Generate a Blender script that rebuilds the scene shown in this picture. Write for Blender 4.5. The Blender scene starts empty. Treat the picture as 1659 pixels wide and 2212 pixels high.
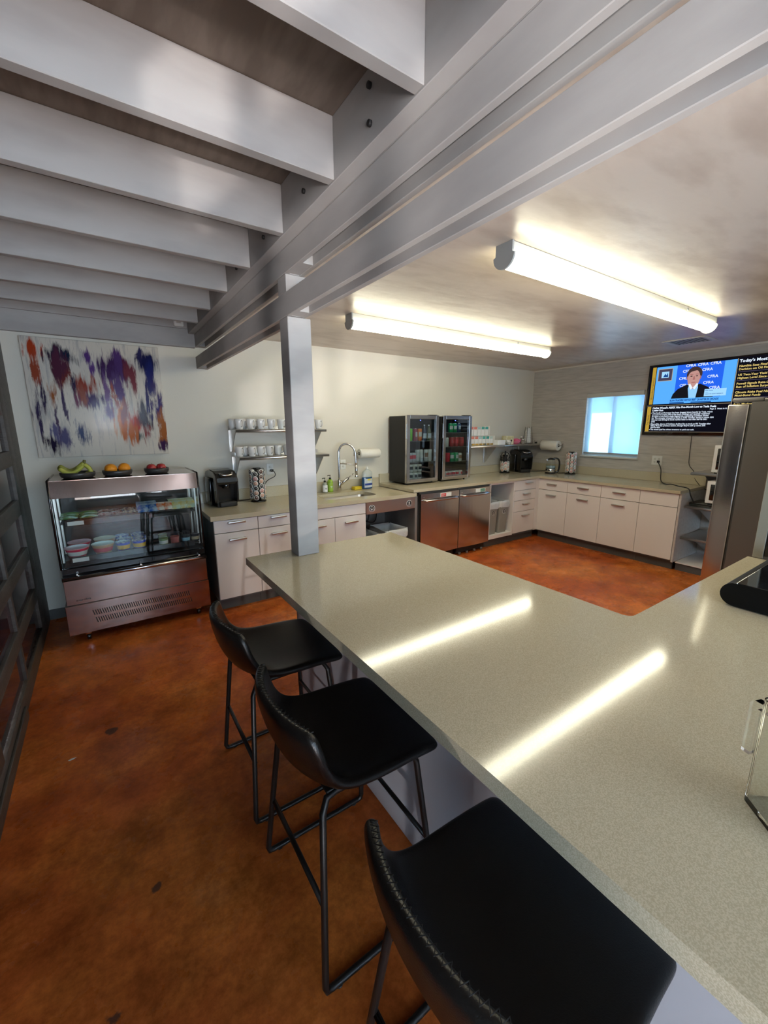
import bpy, bmesh, math, random
from mathutils import Matrix, Vector
random.seed(7)
PI = math.pi
S = bpy.context.scene
C = S.collection

# ------------------------------------------------------------------ camera, world, lights, exposure
def setup():
    yaw, pitch, roll, H = 0.59823, 0.20494, -0.00336, 1.62
    f = Vector((math.sin(yaw)*math.cos(pitch), math.cos(yaw)*math.cos(pitch), -math.sin(pitch)))
    r = Vector((math.cos(yaw), -math.sin(yaw), 0)); u = r.cross(f)
    r2 = r*math.cos(roll)+u*math.sin(roll); u2 = -r*math.sin(roll)+u*math.cos(roll)
    cam = bpy.data.cameras.new('camera'); cam.sensor_fit = 'HORIZONTAL'; cam.sensor_width = 36
    cam.lens = 887.2/1659*36; cam.clip_start = 0.02
    o = bpy.data.objects.new('camera', cam); C.objects.link(o)
    o.matrix_world = Matrix(((r2.x, u2.x, -f.x, 0), (r2.y, u2.y, -f.y, 0), (r2.z, u2.z, -f.z, H), (0, 0, 0, 1)))
    S.camera = o
    S.view_settings.view_transform = 'Standard'; S.view_settings.look = 'None'
    S.view_settings.gamma = 1; S.view_settings.use_curve_mapping = False
    S.view_settings.exposure = EXPOSURE
    w = bpy.data.worlds.new('sky'); S.world = w; w.use_nodes = True
    n = w.node_tree.nodes; bg = n['Background']
    bg.inputs['Color'].default_value = (0.62, 0.8, 1.0, 1); bg.inputs['Strength'].default_value = SKY
EXPOSURE = 0.85
SKY = 5.5
setup()
def area(name, loc, d, sx, sy, energy, col, spread=PI):
    l = bpy.data.lights.new(name, 'AREA'); l.shape = 'RECTANGLE'; l.size = sx; l.size_y = sy
    l.energy = energy; l.color = col; l.spread = spread
    o = bpy.data.objects.new(name, l); o.location = loc; o.rotation_mode = 'QUATERNION'; C.objects.link(o)
    o.rotation_quaternion = Vector(d).to_track_quat('-Z', 'Y'); return o
# daylight through the glazed south front behind the camera, the west doors and the east window:
# sky light falls in from above, light off the sunlit pavement comes in low and rises to the joists
area('skylight_south', (1.3, -2.9, 1.5), (0, 1, -.15), 3.2, 1.5, 11, (0.90, 0.94, 1.0))
area('pavement_light_south', (.5, -2.85, .6), (.05, 1, .75), 2.2, .9, 18, (1.0, 0.86, 0.82), 1.35)
area('pavement_light_west', (-.48, -1.5, .75), (1, .7, 1.3), 1.7, 1.0, 7, (0.95, 0.93, 1.0), 1.6)
area('skylight_west', (-.49, -1.5, 1.5), (1, .45, -.1), 1.7, 1.1, 8, (0.62, 0.77, 1.0))
# added spot lamps outside, shining up through the west door's panes onto the beam
def added_spot(name, loc, d, energy, size, rad):
    l = bpy.data.lights.new(name, 'SPOT'); l.energy = energy; l.color = (1.0, .84, .80); l.spot_size = size; l.spot_blend = .25; l.shadow_soft_size = rad
    o = bpy.data.objects.new(name, l); o.location = loc; o.rotation_mode = 'QUATERNION'; C.objects.link(o)
    o.rotation_quaternion = Vector(d).to_track_quat('-Z', 'Y')
added_spot('added_west_spot', (-1.25, -3.0, .2), (2.05, 5.0, 2.1), 330, 1.5, .035)
added_spot('added_west_spot', (-1.75, -4.3, .3), (2.58, 6.1, 2.15), 1000, .36, .04)

# ------------------------------------------------------------------ materials
def mat(name, col, rough=0.5, metal=0.0, spec=0.5, col2=None, nscale=8.0, stretch=(1, 1, 1), bump=0.0, bscale=60.0,
        emit=None, estr=0.0, coat=0.0, trans=0.0, alpha=1.0, lo=0.4, hi=0.6, sheen=0.0, aniso=0.0, detail=4.0):
    m = bpy.data.materials.new(name); m.use_nodes = True
    nt = m.node_tree; N = nt.nodes; L = nt.links; b = N['Principled BSDF']
    b.inputs['Base Color'].default_value = (*col, 1); b.inputs['Roughness'].default_value = rough
    b.inputs['Metallic'].default_value = metal; b.inputs['Specular IOR Level'].default_value = spec
    b.inputs['Coat Weight'].default_value = coat; b.inputs['Coat Roughness'].default_value = 0.06
    b.inputs['Transmission Weight'].default_value = trans; b.inputs['Alpha'].default_value = alpha
    b.inputs['Sheen Weight'].default_value = sheen; b.inputs['Anisotropic'].default_value = aniso
    if emit: b.inputs['Emission Color'].default_value = (*emit, 1); b.inputs['Emission Strength'].default_value = estr
    tc = N.new('ShaderNodeTexCoord'); mp = N.new('ShaderNodeMapping'); mp.inputs['Scale'].default_value = stretch
    L.new(tc.outputs['Object'], mp.inputs['Vector'])
    if col2:
        nz = N.new('ShaderNodeTexNoise'); nz.inputs['Scale'].default_value = nscale; nz.inputs['Detail'].default_value = detail
        L.new(mp.outputs[0], nz.inputs['Vector'])
        cr = N.new('ShaderNodeValToRGB'); cr.color_ramp.elements[0].position = lo; cr.color_ramp.elements[1].position = hi
        cr.color_ramp.elements[0].color = (*col, 1); cr.color_ramp.elements[1].color = (*col2, 1)
        L.new(nz.outputs['Fac'], cr.inputs['Fac']); L.new(cr.outputs['Color'], b.inputs['Base Color'])
    if bump:
        nz = N.new('ShaderNodeTexNoise'); nz.inputs['Scale'].default_value = bscale; nz.inputs['Detail'].default_value = 3
        L.new(mp.outputs[0], nz.inputs['Vector'])
        bp = N.new('ShaderNodeBump'); bp.inputs['Strength'].default_value = bump; bp.inputs['Distance'].default_value = 0.01
        L.new(nz.outputs['Fac'], bp.inputs['Height']); L.new(bp.outputs[0], b.inputs['Normal'])
    return m
def emis(name, col, s=1.0):
    m = bpy.data.materials.new(name); m.use_nodes = True; nt = m.node_tree; nt.nodes.clear()
    e = nt.nodes.new('ShaderNodeEmission'); e.inputs[0].default_value = (*col, 1); e.inputs[1].default_value = s
    o = nt.nodes.new('ShaderNodeOutputMaterial'); nt.links.new(e.outputs[0], o.inputs[0]); return m
def pane(name, tint=(0.9, 0.95, 0.95), gloss=0.12):
    m = bpy.data.materials.new(name); m.use_nodes = True; nt = m.node_tree; nt.nodes.clear()
    t = nt.nodes.new('ShaderNodeBsdfTransparent'); t.inputs[0].default_value = (*tint, 1)
    g = nt.nodes.new('ShaderNodeBsdfGlossy'); g.inputs['Roughness'].default_value = 0.02
    lw = nt.nodes.new('ShaderNodeLayerWeight'); lw.inputs[0].default_value = .5
    fr = nt.nodes.new('ShaderNodeMath'); fr.operation = 'POWER'; fr.inputs[1].default_value = 4.0; nt.links.new(lw.outputs['Facing'], fr.inputs[0])
    ad = nt.nodes.new('ShaderNodeMath'); ad.operation = 'ADD'; ad.inputs[1].default_value = gloss*0.4; ad.use_clamp = True
    mx = nt.nodes.new('ShaderNodeMixShader'); o = nt.nodes.new('ShaderNodeOutputMaterial')
    nt.links.new(fr.outputs[0], ad.inputs[0]); nt.links.new(ad.outputs[0], mx.inputs[0])
    nt.links.new(t.outputs[0], mx.inputs[1]); nt.links.new(g.outputs[0], mx.inputs[2]); nt.links.new(mx.outputs[0], o.inputs[0])
    return m

M = {}
M['wall'] = mat('wall_paint', (0.62, 0.585, 0.50), 0.6, bump=0.06, bscale=90)
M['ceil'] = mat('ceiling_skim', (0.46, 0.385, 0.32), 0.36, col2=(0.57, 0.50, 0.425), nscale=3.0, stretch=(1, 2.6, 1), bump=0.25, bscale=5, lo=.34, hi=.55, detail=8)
M['plank'] = mat('wood_look_panel', (0.40, 0.37, 0.33), 0.5, col2=(0.50, 0.47, 0.42), nscale=7, stretch=(1, 0.7, 6), lo=.3, hi=.7, detail=9)
M['seam'] = mat('panel_seam', (0.24, 0.22, 0.19), 0.7)
M['paint'] = mat('grey_timber_paint', (0.365, 0.345, 0.325), 0.6, spec=.25, col2=(0.42, 0.40, 0.375), nscale=2.5, stretch=(1, 1, 3), bump=0.03, bscale=40)
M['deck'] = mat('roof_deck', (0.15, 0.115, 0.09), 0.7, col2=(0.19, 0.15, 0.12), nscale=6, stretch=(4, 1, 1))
M['quartz'] = mat('quartz', (0.44, 0.385, 0.265), 0.10, col2=(0.55, 0.49, 0.355), nscale=420, lo=.4, hi=.62, spec=.55, detail=1)
M['white'] = mat('white_laminate', (0.74, 0.70, 0.67), 0.35)
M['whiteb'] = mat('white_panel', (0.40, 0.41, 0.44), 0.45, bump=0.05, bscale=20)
M['cabside'] = mat('cabinet_end_grey', (0.13, 0.14, 0.14), 0.5)
M['melamine'] = mat('grey_white_board', (0.48, 0.45, 0.42), 0.5, col2=(0.54, 0.51, 0.48), nscale=30)
M['toe'] = mat('toe_kick', (0.085, 0.085, 0.08), 0.55)
M['steel'] = mat('brushed_steel', (0.56, 0.54, 0.52), 0.20, 1.0, aniso=0.5, bump=0.02, bscale=200)
M['steelc_tint'] = mat('case_steel_floor_tint', (0.44, 0.33, 0.29), 0.11, 1.0, bump=0.01, bscale=200)  # warm tint paints the orange floor's reflection into the steel colour
M['steelm'] = mat('polished_steel', (0.62, 0.60, 0.58), 0.12, 1.0)
M['steelr'] = mat('satin_steel', (0.58, 0.56, 0.53), 0.33, 1.0)
M['greymetal'] = mat('grey_painted_steel', (0.22, 0.21, 0.2), 0.45, 0.3)
M['chrome'] = mat('chrome', (0.8, 0.8, 0.8), 0.06, 1.0)
M['leather'] = mat('black_leather', (0.006, 0.0058, 0.0055), 0.31, spec=.42, bump=0.12, bscale=350)
M['thread'] = mat('stitch_thread', (0.004, 0.004, 0.004), 0.9)
M['blackmetal'] = mat('black_metal', (0.006, 0.006, 0.006), 0.38, spec=.4)
M['black'] = mat('black_plastic', (0.009, 0.009, 0.009), 0.25)
M['blackg'] = mat('gloss_black', (0.008, 0.008, 0.009), 0.07, coat=0.4)
M['blackm'] = mat('matt_black', (0.012, 0.012, 0.012), 0.6)
M['rubber'] = mat('rubber_cable', (0.008, 0.008, 0.008), 0.55)
M['stone'] = mat('dark_stoneware', (0.035, 0.034, 0.033), 0.38)
M['glass'] = pane('clear_glass', (0.93, 0.96, 0.95), .1)
M['dglass'] = pane('door_glass', (0.72, 0.78, 0.8), .2)
M['wglass'] = pane('window_glass', (0.9, 0.95, 0.97), .1)
M['clear'] = mat('clear_acrylic', (0.95, 0.97, 0.95), 0.03, trans=1.0)
M['water'] = mat('water', (0.8, 0.9, 0.92), 0.02, trans=1.0)
M['ceramic'] = mat('white_ceramic', (0.62, 0.62, 0.6), 0.15)
M['paper'] = mat('paper', (0.72, 0.70, 0.63), 0.85, bump=0.2, bscale=60)
M['plate'] = mat('white_plastic', (0.7, 0.7, 0.66), 0.35)
M['liner'] = mat('bin_liner', (0.6, 0.62, 0.62), 0.3, bump=0.8, bscale=25)
M['pinkliner'] = mat('pink_liner', (0.62, 0.36, 0.32), 0.4, bump=0.6, bscale=25)
M['bin'] = mat('grey_bin', (0.26, 0.255, 0.225), 0.5)
M['binl'] = mat('light_bin', (0.5, 0.5, 0.47), 0.5)
M['lampw'] = mat('lamp_housing', (0.55, 0.55, 0.5), 0.4)
M['lampg'] = mat('lamp_end', (0.33, 0.34, 0.33), 0.4)
M['tube'] = emis('lamp_diffuser', (1.0, 0.955, 0.72), 12.0)
M['frame'] = mat('door_timber', (0.06, 0.050, 0.042), 0.5, col2=(0.08, 0.068, 0.058), nscale=8, stretch=(1, 1, 4), bump=.3, bscale=30)
M['label'] = mat('dark_decal', (0.03, 0.025, 0.025), 0.4)
M['lblw'] = mat('white_decal', (0.75, 0.75, 0.72), 0.5)
M['red'] = mat('red_print', (0.6, 0.02, 0.02), 0.4)
M['green'] = mat('green_print', (0.01, 0.2, 0.1), 0.4)
M['banana'] = mat('banana_peel', (0.30, 0.33, 0.05), 0.45, col2=(0.42, 0.42, 0.07), nscale=12)
M['stem'] = mat('banana_stem', (0.13, 0.13, 0.03), 0.6)
M['orange'] = mat('orange_peel', (0.85, 0.30, 0.01), 0.4, bump=0.4, bscale=200)
M['apple'] = mat('apple_skin', (0.32, 0.012, 0.02), 0.18, col2=(0.45, 0.06, 0.05), nscale=30, stretch=(1, 1, .15))
M['sponge'] = mat('yellow_sponge', (0.75, 0.55, 0.03), 0.9, bump=.8, bscale=200)
M['bluesoap'] = mat('blue_soap', (0.02, 0.07, 0.17), 0.15, coat=.3)
M['soapclear'] = mat('clear_bottle', (0.55, 0.60, 0.58), 0.15, alpha=.55)
M['limesoap'] = mat('green_soap', (0.25, 0.42, 0.03), 0.2)
def colm(k, c, r=.3, **kw):
    if k not in M: M[k] = mat(k, c, r, **kw)
    return M[k]

def floor_mat():
    m = mat('stained_concrete', (0.30, 0.07, 0.018), 0.22, spec=.16); nt = m.node_tree; N = nt.nodes; L = nt.links; b = N['Principled BSDF']
    tc = N['Texture Coordinate']
    def noise(sc, det, st=(1, 1, 1), rough=.6):
        mp = N.new('ShaderNodeMapping'); mp.inputs['Scale'].default_value = st; L.new(tc.outputs['Object'], mp.inputs[0])
        n = N.new('ShaderNodeTexNoise'); n.inputs['Scale'].default_value = sc; n.inputs['Detail'].default_value = det; n.inputs['Roughness'].default_value = rough
        L.new(mp.outputs[0], n.inputs[0]); return n.outputs['Fac']
    def ramp(v, stops):
        r = N.new('ShaderNodeValToRGB'); e = r.color_ramp.elements
        while len(e) < len(stops): e.new(.5)
        for i, (p, c) in enumerate(stops): e[i].position = p; e[i].color = (*c, 1)
        L.new(v, r.inputs[0]); return r.outputs[0]
    base = ramp(noise(1.1, 9, rough=.62), [(.3, (0.33, 0.065, 0.018)), (.45, (0.50, 0.118, 0.026)), (.58, (0.64, 0.19, 0.038)), (.72, (0.66, 0.26, 0.09))])
    mott = ramp(noise(5, 8, rough=.7), [(.36, (0.50, 0.42, 0.38)), (.62, (1.15, 1.1, 1.05))])
    mx = N.new('ShaderNodeMix'); mx.data_type = 'RGBA'; mx.blend_type = 'MULTIPLY'; mx.inputs[0].default_value = .8
    L.new(base, mx.inputs[6]); L.new(mott, mx.inputs[7])
    fine = ramp(noise(40, 5, rough=.7), [(.35, (0.75, 0.72, 0.7)), (.6, (1.05, 1.05, 1.05))])
    m2 = N.new('ShaderNodeMix'); m2.data_type = 'RGBA'; m2.blend_type = 'MULTIPLY'; m2.inputs[0].default_value = .55
    L.new(mx.outputs[2], m2.inputs[6]); L.new(fine, m2.inputs[7])
    # worn grey spots
    cur = m2.outputs[2]
    for (x, y, r) in [(-0.155, 0.70, .028), (-0.115, 0.655, .034), (-0.16, 1.12, .014), (-0.02, 1.43, .016), (-0.13, 2.45, .03)]:
        vm = N.new('ShaderNodeVectorMath'); vm.operation = 'DISTANCE'; vm.inputs[1].default_value = (x, y, 0)
        L.new(tc.outputs['Object'], vm.inputs[0])
        ns = noise(30, 3); s = N.new('ShaderNodeMath'); s.operation = 'MULTIPLY_ADD'; s.inputs[1].default_value = .05; L.new(ns, s.inputs[0]); L.new(vm.outputs['Value'], s.inputs[2])
        mr = N.new('ShaderNodeMapRange'); mr.inputs[1].default_value = r+.02; mr.inputs[2].default_value = r+.028; mr.inputs[3].default_value = .8; mr.inputs[4].default_value = 0
        L.new(s.outputs[0], mr.inputs[0])
        k = N.new('ShaderNodeMix'); k.data_type = 'RGBA'; L.new(mr.outputs[0], k.inputs[0]); L.new(cur, k.inputs[6]); k.inputs[7].default_value = (0.055, 0.035, 0.03, 1)
        cur = k.outputs[2]
    L.new(cur, b.inputs['Base Color'])
    rr = N.new('ShaderNodeMapRange'); rr.inputs[3].default_value = .14; rr.inputs[4].default_value = .42; L.new(noise(3, 6), rr.inputs[0]); L.new(rr.outputs[0], b.inputs['Roughness'])
    bp = N.new('ShaderNodeBump'); bp.inputs['Strength'].default_value = .12; bp.inputs['Distance'].default_value = .01
    L.new(noise(12, 6), bp.inputs['Height']); L.new(bp.outputs[0], b.inputs['Normal'])
    return m
M['floor'] = floor_mat()

def painting_mat():
    m = mat('poured_paint', (0.6, 0.58, 0.52), 0.25, coat=.10, spec=.2); nt = m.node_tree; N = nt.nodes; L = nt.links; b = N['Principled BSDF']
    tc = N['Texture Coordinate']
    def noise(sc, det, st, dist=0.0):
        mp = N.new('ShaderNodeMapping'); mp.inputs['Scale'].default_value = st; L.new(tc.outputs['Object'], mp.inputs[0])
        n = N.new('ShaderNodeTexNoise'); n.inputs['Scale'].default_value = sc; n.inputs['Detail'].default_value = det; n.inputs['Distortion'].default_value = dist
        n.inputs['Roughness'].default_value = .65
        L.new(mp.outputs[0], n.inputs[0]); return n.outputs['Fac']
    streak = noise(9, 8, (1, 1, .18), .6); fine = noise(34, 6, (1, 1, .1), .3); swirl = noise(4, 6, (1, 1, .5), 1.4)
    cur = None
    base = N.new('ShaderNodeValToRGB'); base.color_ramp.elements[0].position = .36; base.color_ramp.elements[1].position = .46
    base.color_ramp.elements[0].color = (0.40, 0.38, 0.36, 1); base.color_ramp.elements[1].color = (0.58, 0.54, 0.47, 1)
    L.new(fine, base.inputs[0]); cur = base.outputs[0]
    blobs = [  # u, v, ru, rv, colour
        (-.41, .38, .055, .09, (.45, .06, .02)), (-.21, .33, .10, .07, (.012, .025, .06)), (-.22, .20, .035, .12, (.20, .04, .03)),
        (-.07, .35, .045, .06, (.10, .045, .22)), (.10, .25, .10, .10, (.07, .03, .13)), (.20, .27, .05, .07, (.12, .03, .08)),
        (.13, .10, .04, .10, (.13, .08, .24)), (-.10, .10, .09, .09, (.30, .05, .03)), (-.07, 0, .085, .07, (.05, .018, .12)),
        (-.38, -.02, .025, .15, (.02, .01, .06)), (-.33, .02, .025, .09, (.33, .10, .02)), (.06, -.10, .04, .06, (.16, .10, .28)),
        (.14, -.18, .055, .12, (.62, .20, .03)), (.24, -.20, .07, .12, (.50, .05, .02)), (.30, -.16, .055, .12, (.06, .05, .07)),
        (.24, -.30, .07, .05, (.03, .07, .08)), (.39, .33, .07, .08, (.015, .02, .10)), (.40, .18, .03, .12, (.02, .03, .18)),
        (.43, -.03, .028, .18, (.03, .02, .16)), (.44, -.25, .03, .16, (.38, .13, .03)), (-.28, -.30, .05, .10, (.10, .10, .22)),
        (-.16, -.27, .045, .12, (.03, .06, .17)), (-.37, -.36, .04, .09, (.015, .01, .04)), (-.17, .08, .025, .16, (.03, .02, .07)), (.44, -.40, .03, .05, (.05, .02, .09)),
        (-.24, .26, .05, .10, (.10, .03, .06)), (-.13, .03, .05, .09, (.30, .09, .06)), (-.03, .26, .03, .06, (.13, .06, .26)), (.14, .33, .03, .09, (.10, .05, .20)), (.24, .20, .03, .12, (.22, .05, .07)),
        (.10, .0, .02, .10, (.40, .12, .10)), (.33, .38, .03, .05, (.03, .03, .12)), (.36, .05, .012, .16, (.03, .03, .15)), (-.40, .22, .03, .10, (.35, .08, .04)), (-.42, -.12, .025, .14, (.03, .02, .08)), (-.31, -.16, .014, .14, (.06, .03, .09)),
        (-.24, -.08, .016, .14, (.05, .03, .10)), (-.16, -.02, .03, .10, (.16, .04, .10)), (.19, -.28, .05, .10, (.55, .16, .04)), (.31, -.28, .03, .08, (.25, .03, .03)), (.18, -.08, .03, .08, (.30, .10, .10)), (-.34, -.24, .03, .09, (.12, .12, .25)), (.05, .06, .02, .12, (.20, .12, .30))]
    sep = N.new('ShaderNodeSeparateXYZ'); L.new(tc.outputs['Object'], sep.inputs[0])
    def math_(op, a, bb=None, c=None):
        n = N.new('ShaderNodeMath'); n.operation = op
        for i, v in enumerate((a, bb, c)):
            if v is None: continue
            if isinstance(v, (int, float)): n.inputs[i].default_value = v
            else: L.new(v, n.inputs[i])
        return n.outputs[0]
    wob = math_('MULTIPLY_ADD', swirl, .16, -.08)
    ux = math_('ADD', sep.outputs[0], wob)
    for (u, v, ru, rv, c) in blobs:
        a = math_('DIVIDE', math_('SUBTRACT', ux, u), ru); d = math_('DIVIDE', math_('SUBTRACT', sep.outputs[2], v), rv)
        r = math_('SQRT', math_('ADD', math_('MULTIPLY', a, a), math_('MULTIPLY', d, d)))
        t = math_('ADD', math_('SUBTRACT', 1.15, r), math_('MULTIPLY_ADD', streak, 3.4, -1.75))
        t = math_('ADD', t, math_('MULTIPLY_ADD', fine, 3.6, -1.8))
        mr = N.new('ShaderNodeMapRange'); mr.inputs[1].default_value = -.1; mr.inputs[2].default_value = .55; L.new(t, mr.inputs[0])
        k = N.new('ShaderNodeMix'); k.data_type = 'RGBA'; L.new(mr.outputs[0], k.inputs[0]); L.new(cur, k.inputs[6]); k.inputs[7].default_value = (c[0]*.75, c[1]*.7, c[2]*.7, 1); cur = k.outputs[2]
    L.new(cur, b.inputs['Base Color'])
    bp = N.new('ShaderNodeBump'); bp.inputs['Strength'].default_value = .15; bp.inputs['Distance'].default_value = .004
    L.new(streak, bp.inputs['Height']); L.new(bp.outputs[0], b.inputs['Normal']); L.new(bp.outputs[0], b.inputs['Coat Normal'])
    return m
M['painting'] = painting_mat()
def shade_mat():
    m = bpy.data.materials.new('roller_shade_fabric'); m.use_nodes = True; nt = m.node_tree; nt.nodes.clear()
    N = nt.nodes; L = nt.links
    t = N.new('ShaderNodeBsdfTransparent'); t.inputs[0].default_value = (.8, .95, 1, 1)
    d = N.new('ShaderNodeBsdfDiffuse'); d.inputs[0].default_value = (.6, .62, .66, 1)
    tr = N.new('ShaderNodeBsdfTranslucent'); tr.inputs[0].default_value = (.7, .78, .85, 1)
    a = N.new('ShaderNodeMixShader'); a.inputs[0].default_value = .5; L.new(d.outputs[0], a.inputs[1]); L.new(tr.outputs[0], a.inputs[2])
    b = N.new('ShaderNodeMixShader'); b.inputs[0].default_value = .55; L.new(a.outputs[0], b.inputs[1]); L.new(t.outputs[0], b.inputs[2])
    o = N.new('ShaderNodeOutputMaterial'); L.new(b.outputs[0], o.inputs[0]); return m
M['shade'] = shade_mat()

# ------------------------------------------------------------------ mesh builder
class MB:
    def __init__(s): s.bm = bmesh.new(); s.T = Matrix.Identity(4)
    def _add(s, verts, faces, smooth=False):
        vs = [s.bm.verts.new(s.T @ Vector(v)) for v in verts]
        for f in faces:
            try: fa = s.bm.faces.new([vs[i] for i in f]); fa.smooth = smooth
            except ValueError: pass
        return s
    def box(s, x0, x1, y0, y1, z0, z1, bev=0.0, seg=2):
        b = bmesh.new(); bmesh.ops.create_cube(b, size=1)
        for v in b.verts: v.co = Vector(((x0+x1)/2+v.co.x*(x1-x0), (y0+y1)/2+v.co.y*(y1-y0), (z0+z1)/2+v.co.z*(z1-z0)))
        if bev > 0: bmesh.ops.bevel(b, geom=b.edges[:], offset=bev, segments=seg, affect='EDGES', profile=.5)
        b.verts.index_update()
        s._add([v.co[:] for v in b.verts], [[v.index for v in f.verts] for f in b.faces], bev > 0 and seg > 1); b.free(); return s
    def lathe(s, prof, n=32, c=(0, 0, 0), axis='z', a0=0, a1=2*PI, smooth=True):
        full = abs(a1-a0-2*PI) < 1e-6; m = n if full else n+1; vs = []; fs = []
        for i in range(m):
            a = a0+(a1-a0)*i/n
            for (r, h) in prof:
                x, y, z = r*math.cos(a), r*math.sin(a), h
                if axis == 'x': x, y, z = h, r*math.cos(a), r*math.sin(a)
                if axis == 'y': x, y, z = r*math.sin(a), h, r*math.cos(a)
                vs.append((x+c[0], y+c[1], z+c[2]))
        k = len(prof)
        for i in range(n if full else n):
            j = (i+1) % m
            if not full and i == n: break
            for q in range(k-1): fs.append([i*k+q, j*k+q, j*k+q+1, i*k+q+1])
        # collapse poles
        s._add(vs, fs, smooth); bmesh.ops.remove_doubles(s.bm, verts=s.bm.verts[:], dist=1e-6); return s
    def cyl(s, r, h0, h1, c=(0, 0, 0), axis='z', n=24, r2=None):
        r2 = r if r2 is None else r2; e = min(r, r2)*.08
        return s.lathe([(0, h0), (r-e, h0), (r, h0+e), (r2, h1-e), (r2-e, h1), (0, h1)], n, c, axis)
    def tube(s, pts, r, n=10, closed=False, sub=0):
        P = [Vector(p) for p in pts]
        if sub:
            Q = []; m = len(P)
            for i in range(m if closed else m-1):
                g = lambda k: P[k % m] if closed else P[max(0, min(m-1, k))]
                p0, p1, p2, p3 = g(i-1), g(i), g(i+1), g(i+2)
                for t in range(sub):
                    u = t/sub; Q.append(.5*((2*p1)+(-p0+p2)*u+(2*p0-5*p1+4*p2-p3)*u*u+(-p0+3*p1-3*p2+p3)*u**3))
            if not closed: Q.append(P[-1])
            P = Q
        m = len(P); R = r if isinstance(r, (list, tuple)) else None
        vs = []; fs = []; up = None
        for i in range(m):
            d = (P[(i+1) % m]-P[i-1]) if closed else (P[min(m-1, i+1)]-P[max(0, i-1)])
            if d.length < 1e-9: d = Vector((0, 0, 1))
            d.normalize()
            if up is None: up = Vector((0, 0, 1)) if abs(d.z) < .9 else Vector((1, 0, 0))
            a = d.cross(up); a.normalize(); up = a.cross(d)
            rr = (R[0]+(R[1]-R[0])*i/(m-1)) if R else r
            for k in range(n):
                t = 2*PI*k/n; vs.append((P[i]+(a*math.cos(t)+up*math.sin(t))*rr)[:])
        for i in range(m if closed else m-1):
            j = (i+1) % m
            for k in range(n): fs.append([i*n+k, j*n+k, j*n+(k+1) % n, i*n+(k+1) % n])
        if not closed: fs.append(list(range(n))[::-1]); fs.append([(m-1)*n+k for k in range(n)])
        return s._add(vs, fs, True)
    def prism(s, poly, a0, a1, axis='y', smooth=False):
        def p(u, v, w): return {'y': (u, w, v), 'x': (w, u, v), 'z': (u, v, w)}[axis]
        n = len(poly); vs = [p(u, v, a0) for u, v in poly]+[p(u, v, a1) for u, v in poly]
        fs = [list(range(n)), list(range(n, 2*n))[::-1]]
        s._add(vs, fs, False)
        return s._add(vs, [[i, (i+1) % n, n+(i+1) % n, n+i] for i in range(n)], smooth)
    def sphere(s, r, c, sx=1, sy=1, sz=1, n=20):
        prof = [(r*math.sin(PI*i/(n//2)), -r*math.cos(PI*i/(n//2))) for i in range(n//2+1)]
        T = s.T.copy(); s.T = s.T @ Matrix.Translation(c) @ Matrix.Diagonal((sx, sy, sz, 1)); s.lathe(prof, n); s.T = T; return s
    def quad(s, a, b, c, d): return s._add([a, b, c, d], [[0, 1, 2, 3]])
    def build(s, name, m, parent=None, label=None):
        bmesh.ops.remove_doubles(s.bm, verts=s.bm.verts[:], dist=1e-6)
        bmesh.ops.recalc_face_normals(s.bm, faces=s.bm.faces[:])
        me = bpy.data.meshes.new(name); s.bm.to_mesh(me); s.bm.free()
        me.materials.append(M[m] if isinstance(m, str) else m)
        o = bpy.data.objects.new(name, me); C.objects.link(o)
        if parent is not None: o.parent = parent
        if label: o['label'] = label
        return o
def rrect(x0, x1, y0, y1, r, n=5):
    out = []
    for cx, cy, a in ((x1-r, y1-r, 0), (x0+r, y1-r, PI/2), (x0+r, y0+r, PI), (x1-r, y0+r, 1.5*PI)):
        for i in range(n+1): t = a+PI/2*i/n; out.append((cx+r*math.cos(t), cy+r*math.sin(t)))
    return out
def thing(name, label, cat, loc=(0, 0, 0), rz=0.0, group=None):
    o = bpy.data.objects.new(name, None); C.objects.link(o); o.location = loc; o.rotation_euler = (0, 0, rz)
    o.empty_display_size = .05; o['label'] = label; o['category'] = cat
    if group: o['group'] = group
    return o
def tag(o, label, cat, group=None):
    o['label'] = label; o['category'] = cat
    if group: o['group'] = group
    return o
def struct(name, mb, m, parent=None):
    o = mb.build(name, m, parent); o['kind'] = 'structure'; return o
def dup(root, loc, rz=None, label=None, group=None):
    r = root.copy(); C.objects.link(r); r.location = loc
    if rz is not None: r.rotation_euler = (0, 0, rz)
    if label: r['label'] = label
    if group: r['group'] = group
    for ch in list(root.children):
        c = ch.copy(); C.objects.link(c); c.parent = r
        for g in list(ch.children):
            d = g.copy(); C.objects.link(d); d.parent = c
    return r
def text(s, size, m, parent, loc, name='lettering', align='LEFT', ext=.0006, sx=1.0, rot=0.0, bold=0.0):
    cu = bpy.data.curves.new('t', 'FONT'); cu.body = s; cu.size = size; cu.align_x = align; cu.extrude = ext; cu.offset = bold; cu.resolution_u = 2
    t = bpy.data.objects.new('t', cu); C.objects.link(t); bpy.context.view_layer.update()
    me = bpy.data.meshes.new_from_object(t.evaluated_get(bpy.context.evaluated_depsgraph_get()))
    bpy.data.objects.remove(t); bpy.data.curves.remove(cu)
    me.transform(Matrix.Translation(loc) @ Matrix.Rotation(rot, 4, 'Y') @ Matrix.Rotation(PI/2, 4, 'X') @ Matrix.Diagonal((sx, 1, 1, 1)))
    me.materials.clear(); me.materials.append(M[m] if isinstance(m, str) else m)
    o = bpy.data.objects.new(name, me); C.objects.link(o); o.parent = parent; return o
E_ = -PI/2     # rotation of things whose front faces west (they stand on the east wall)
XW, XE, YN, YS, ZC, ZD = -.53, 5.88, 4.33, -3.0, 2.48, 2.645

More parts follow.
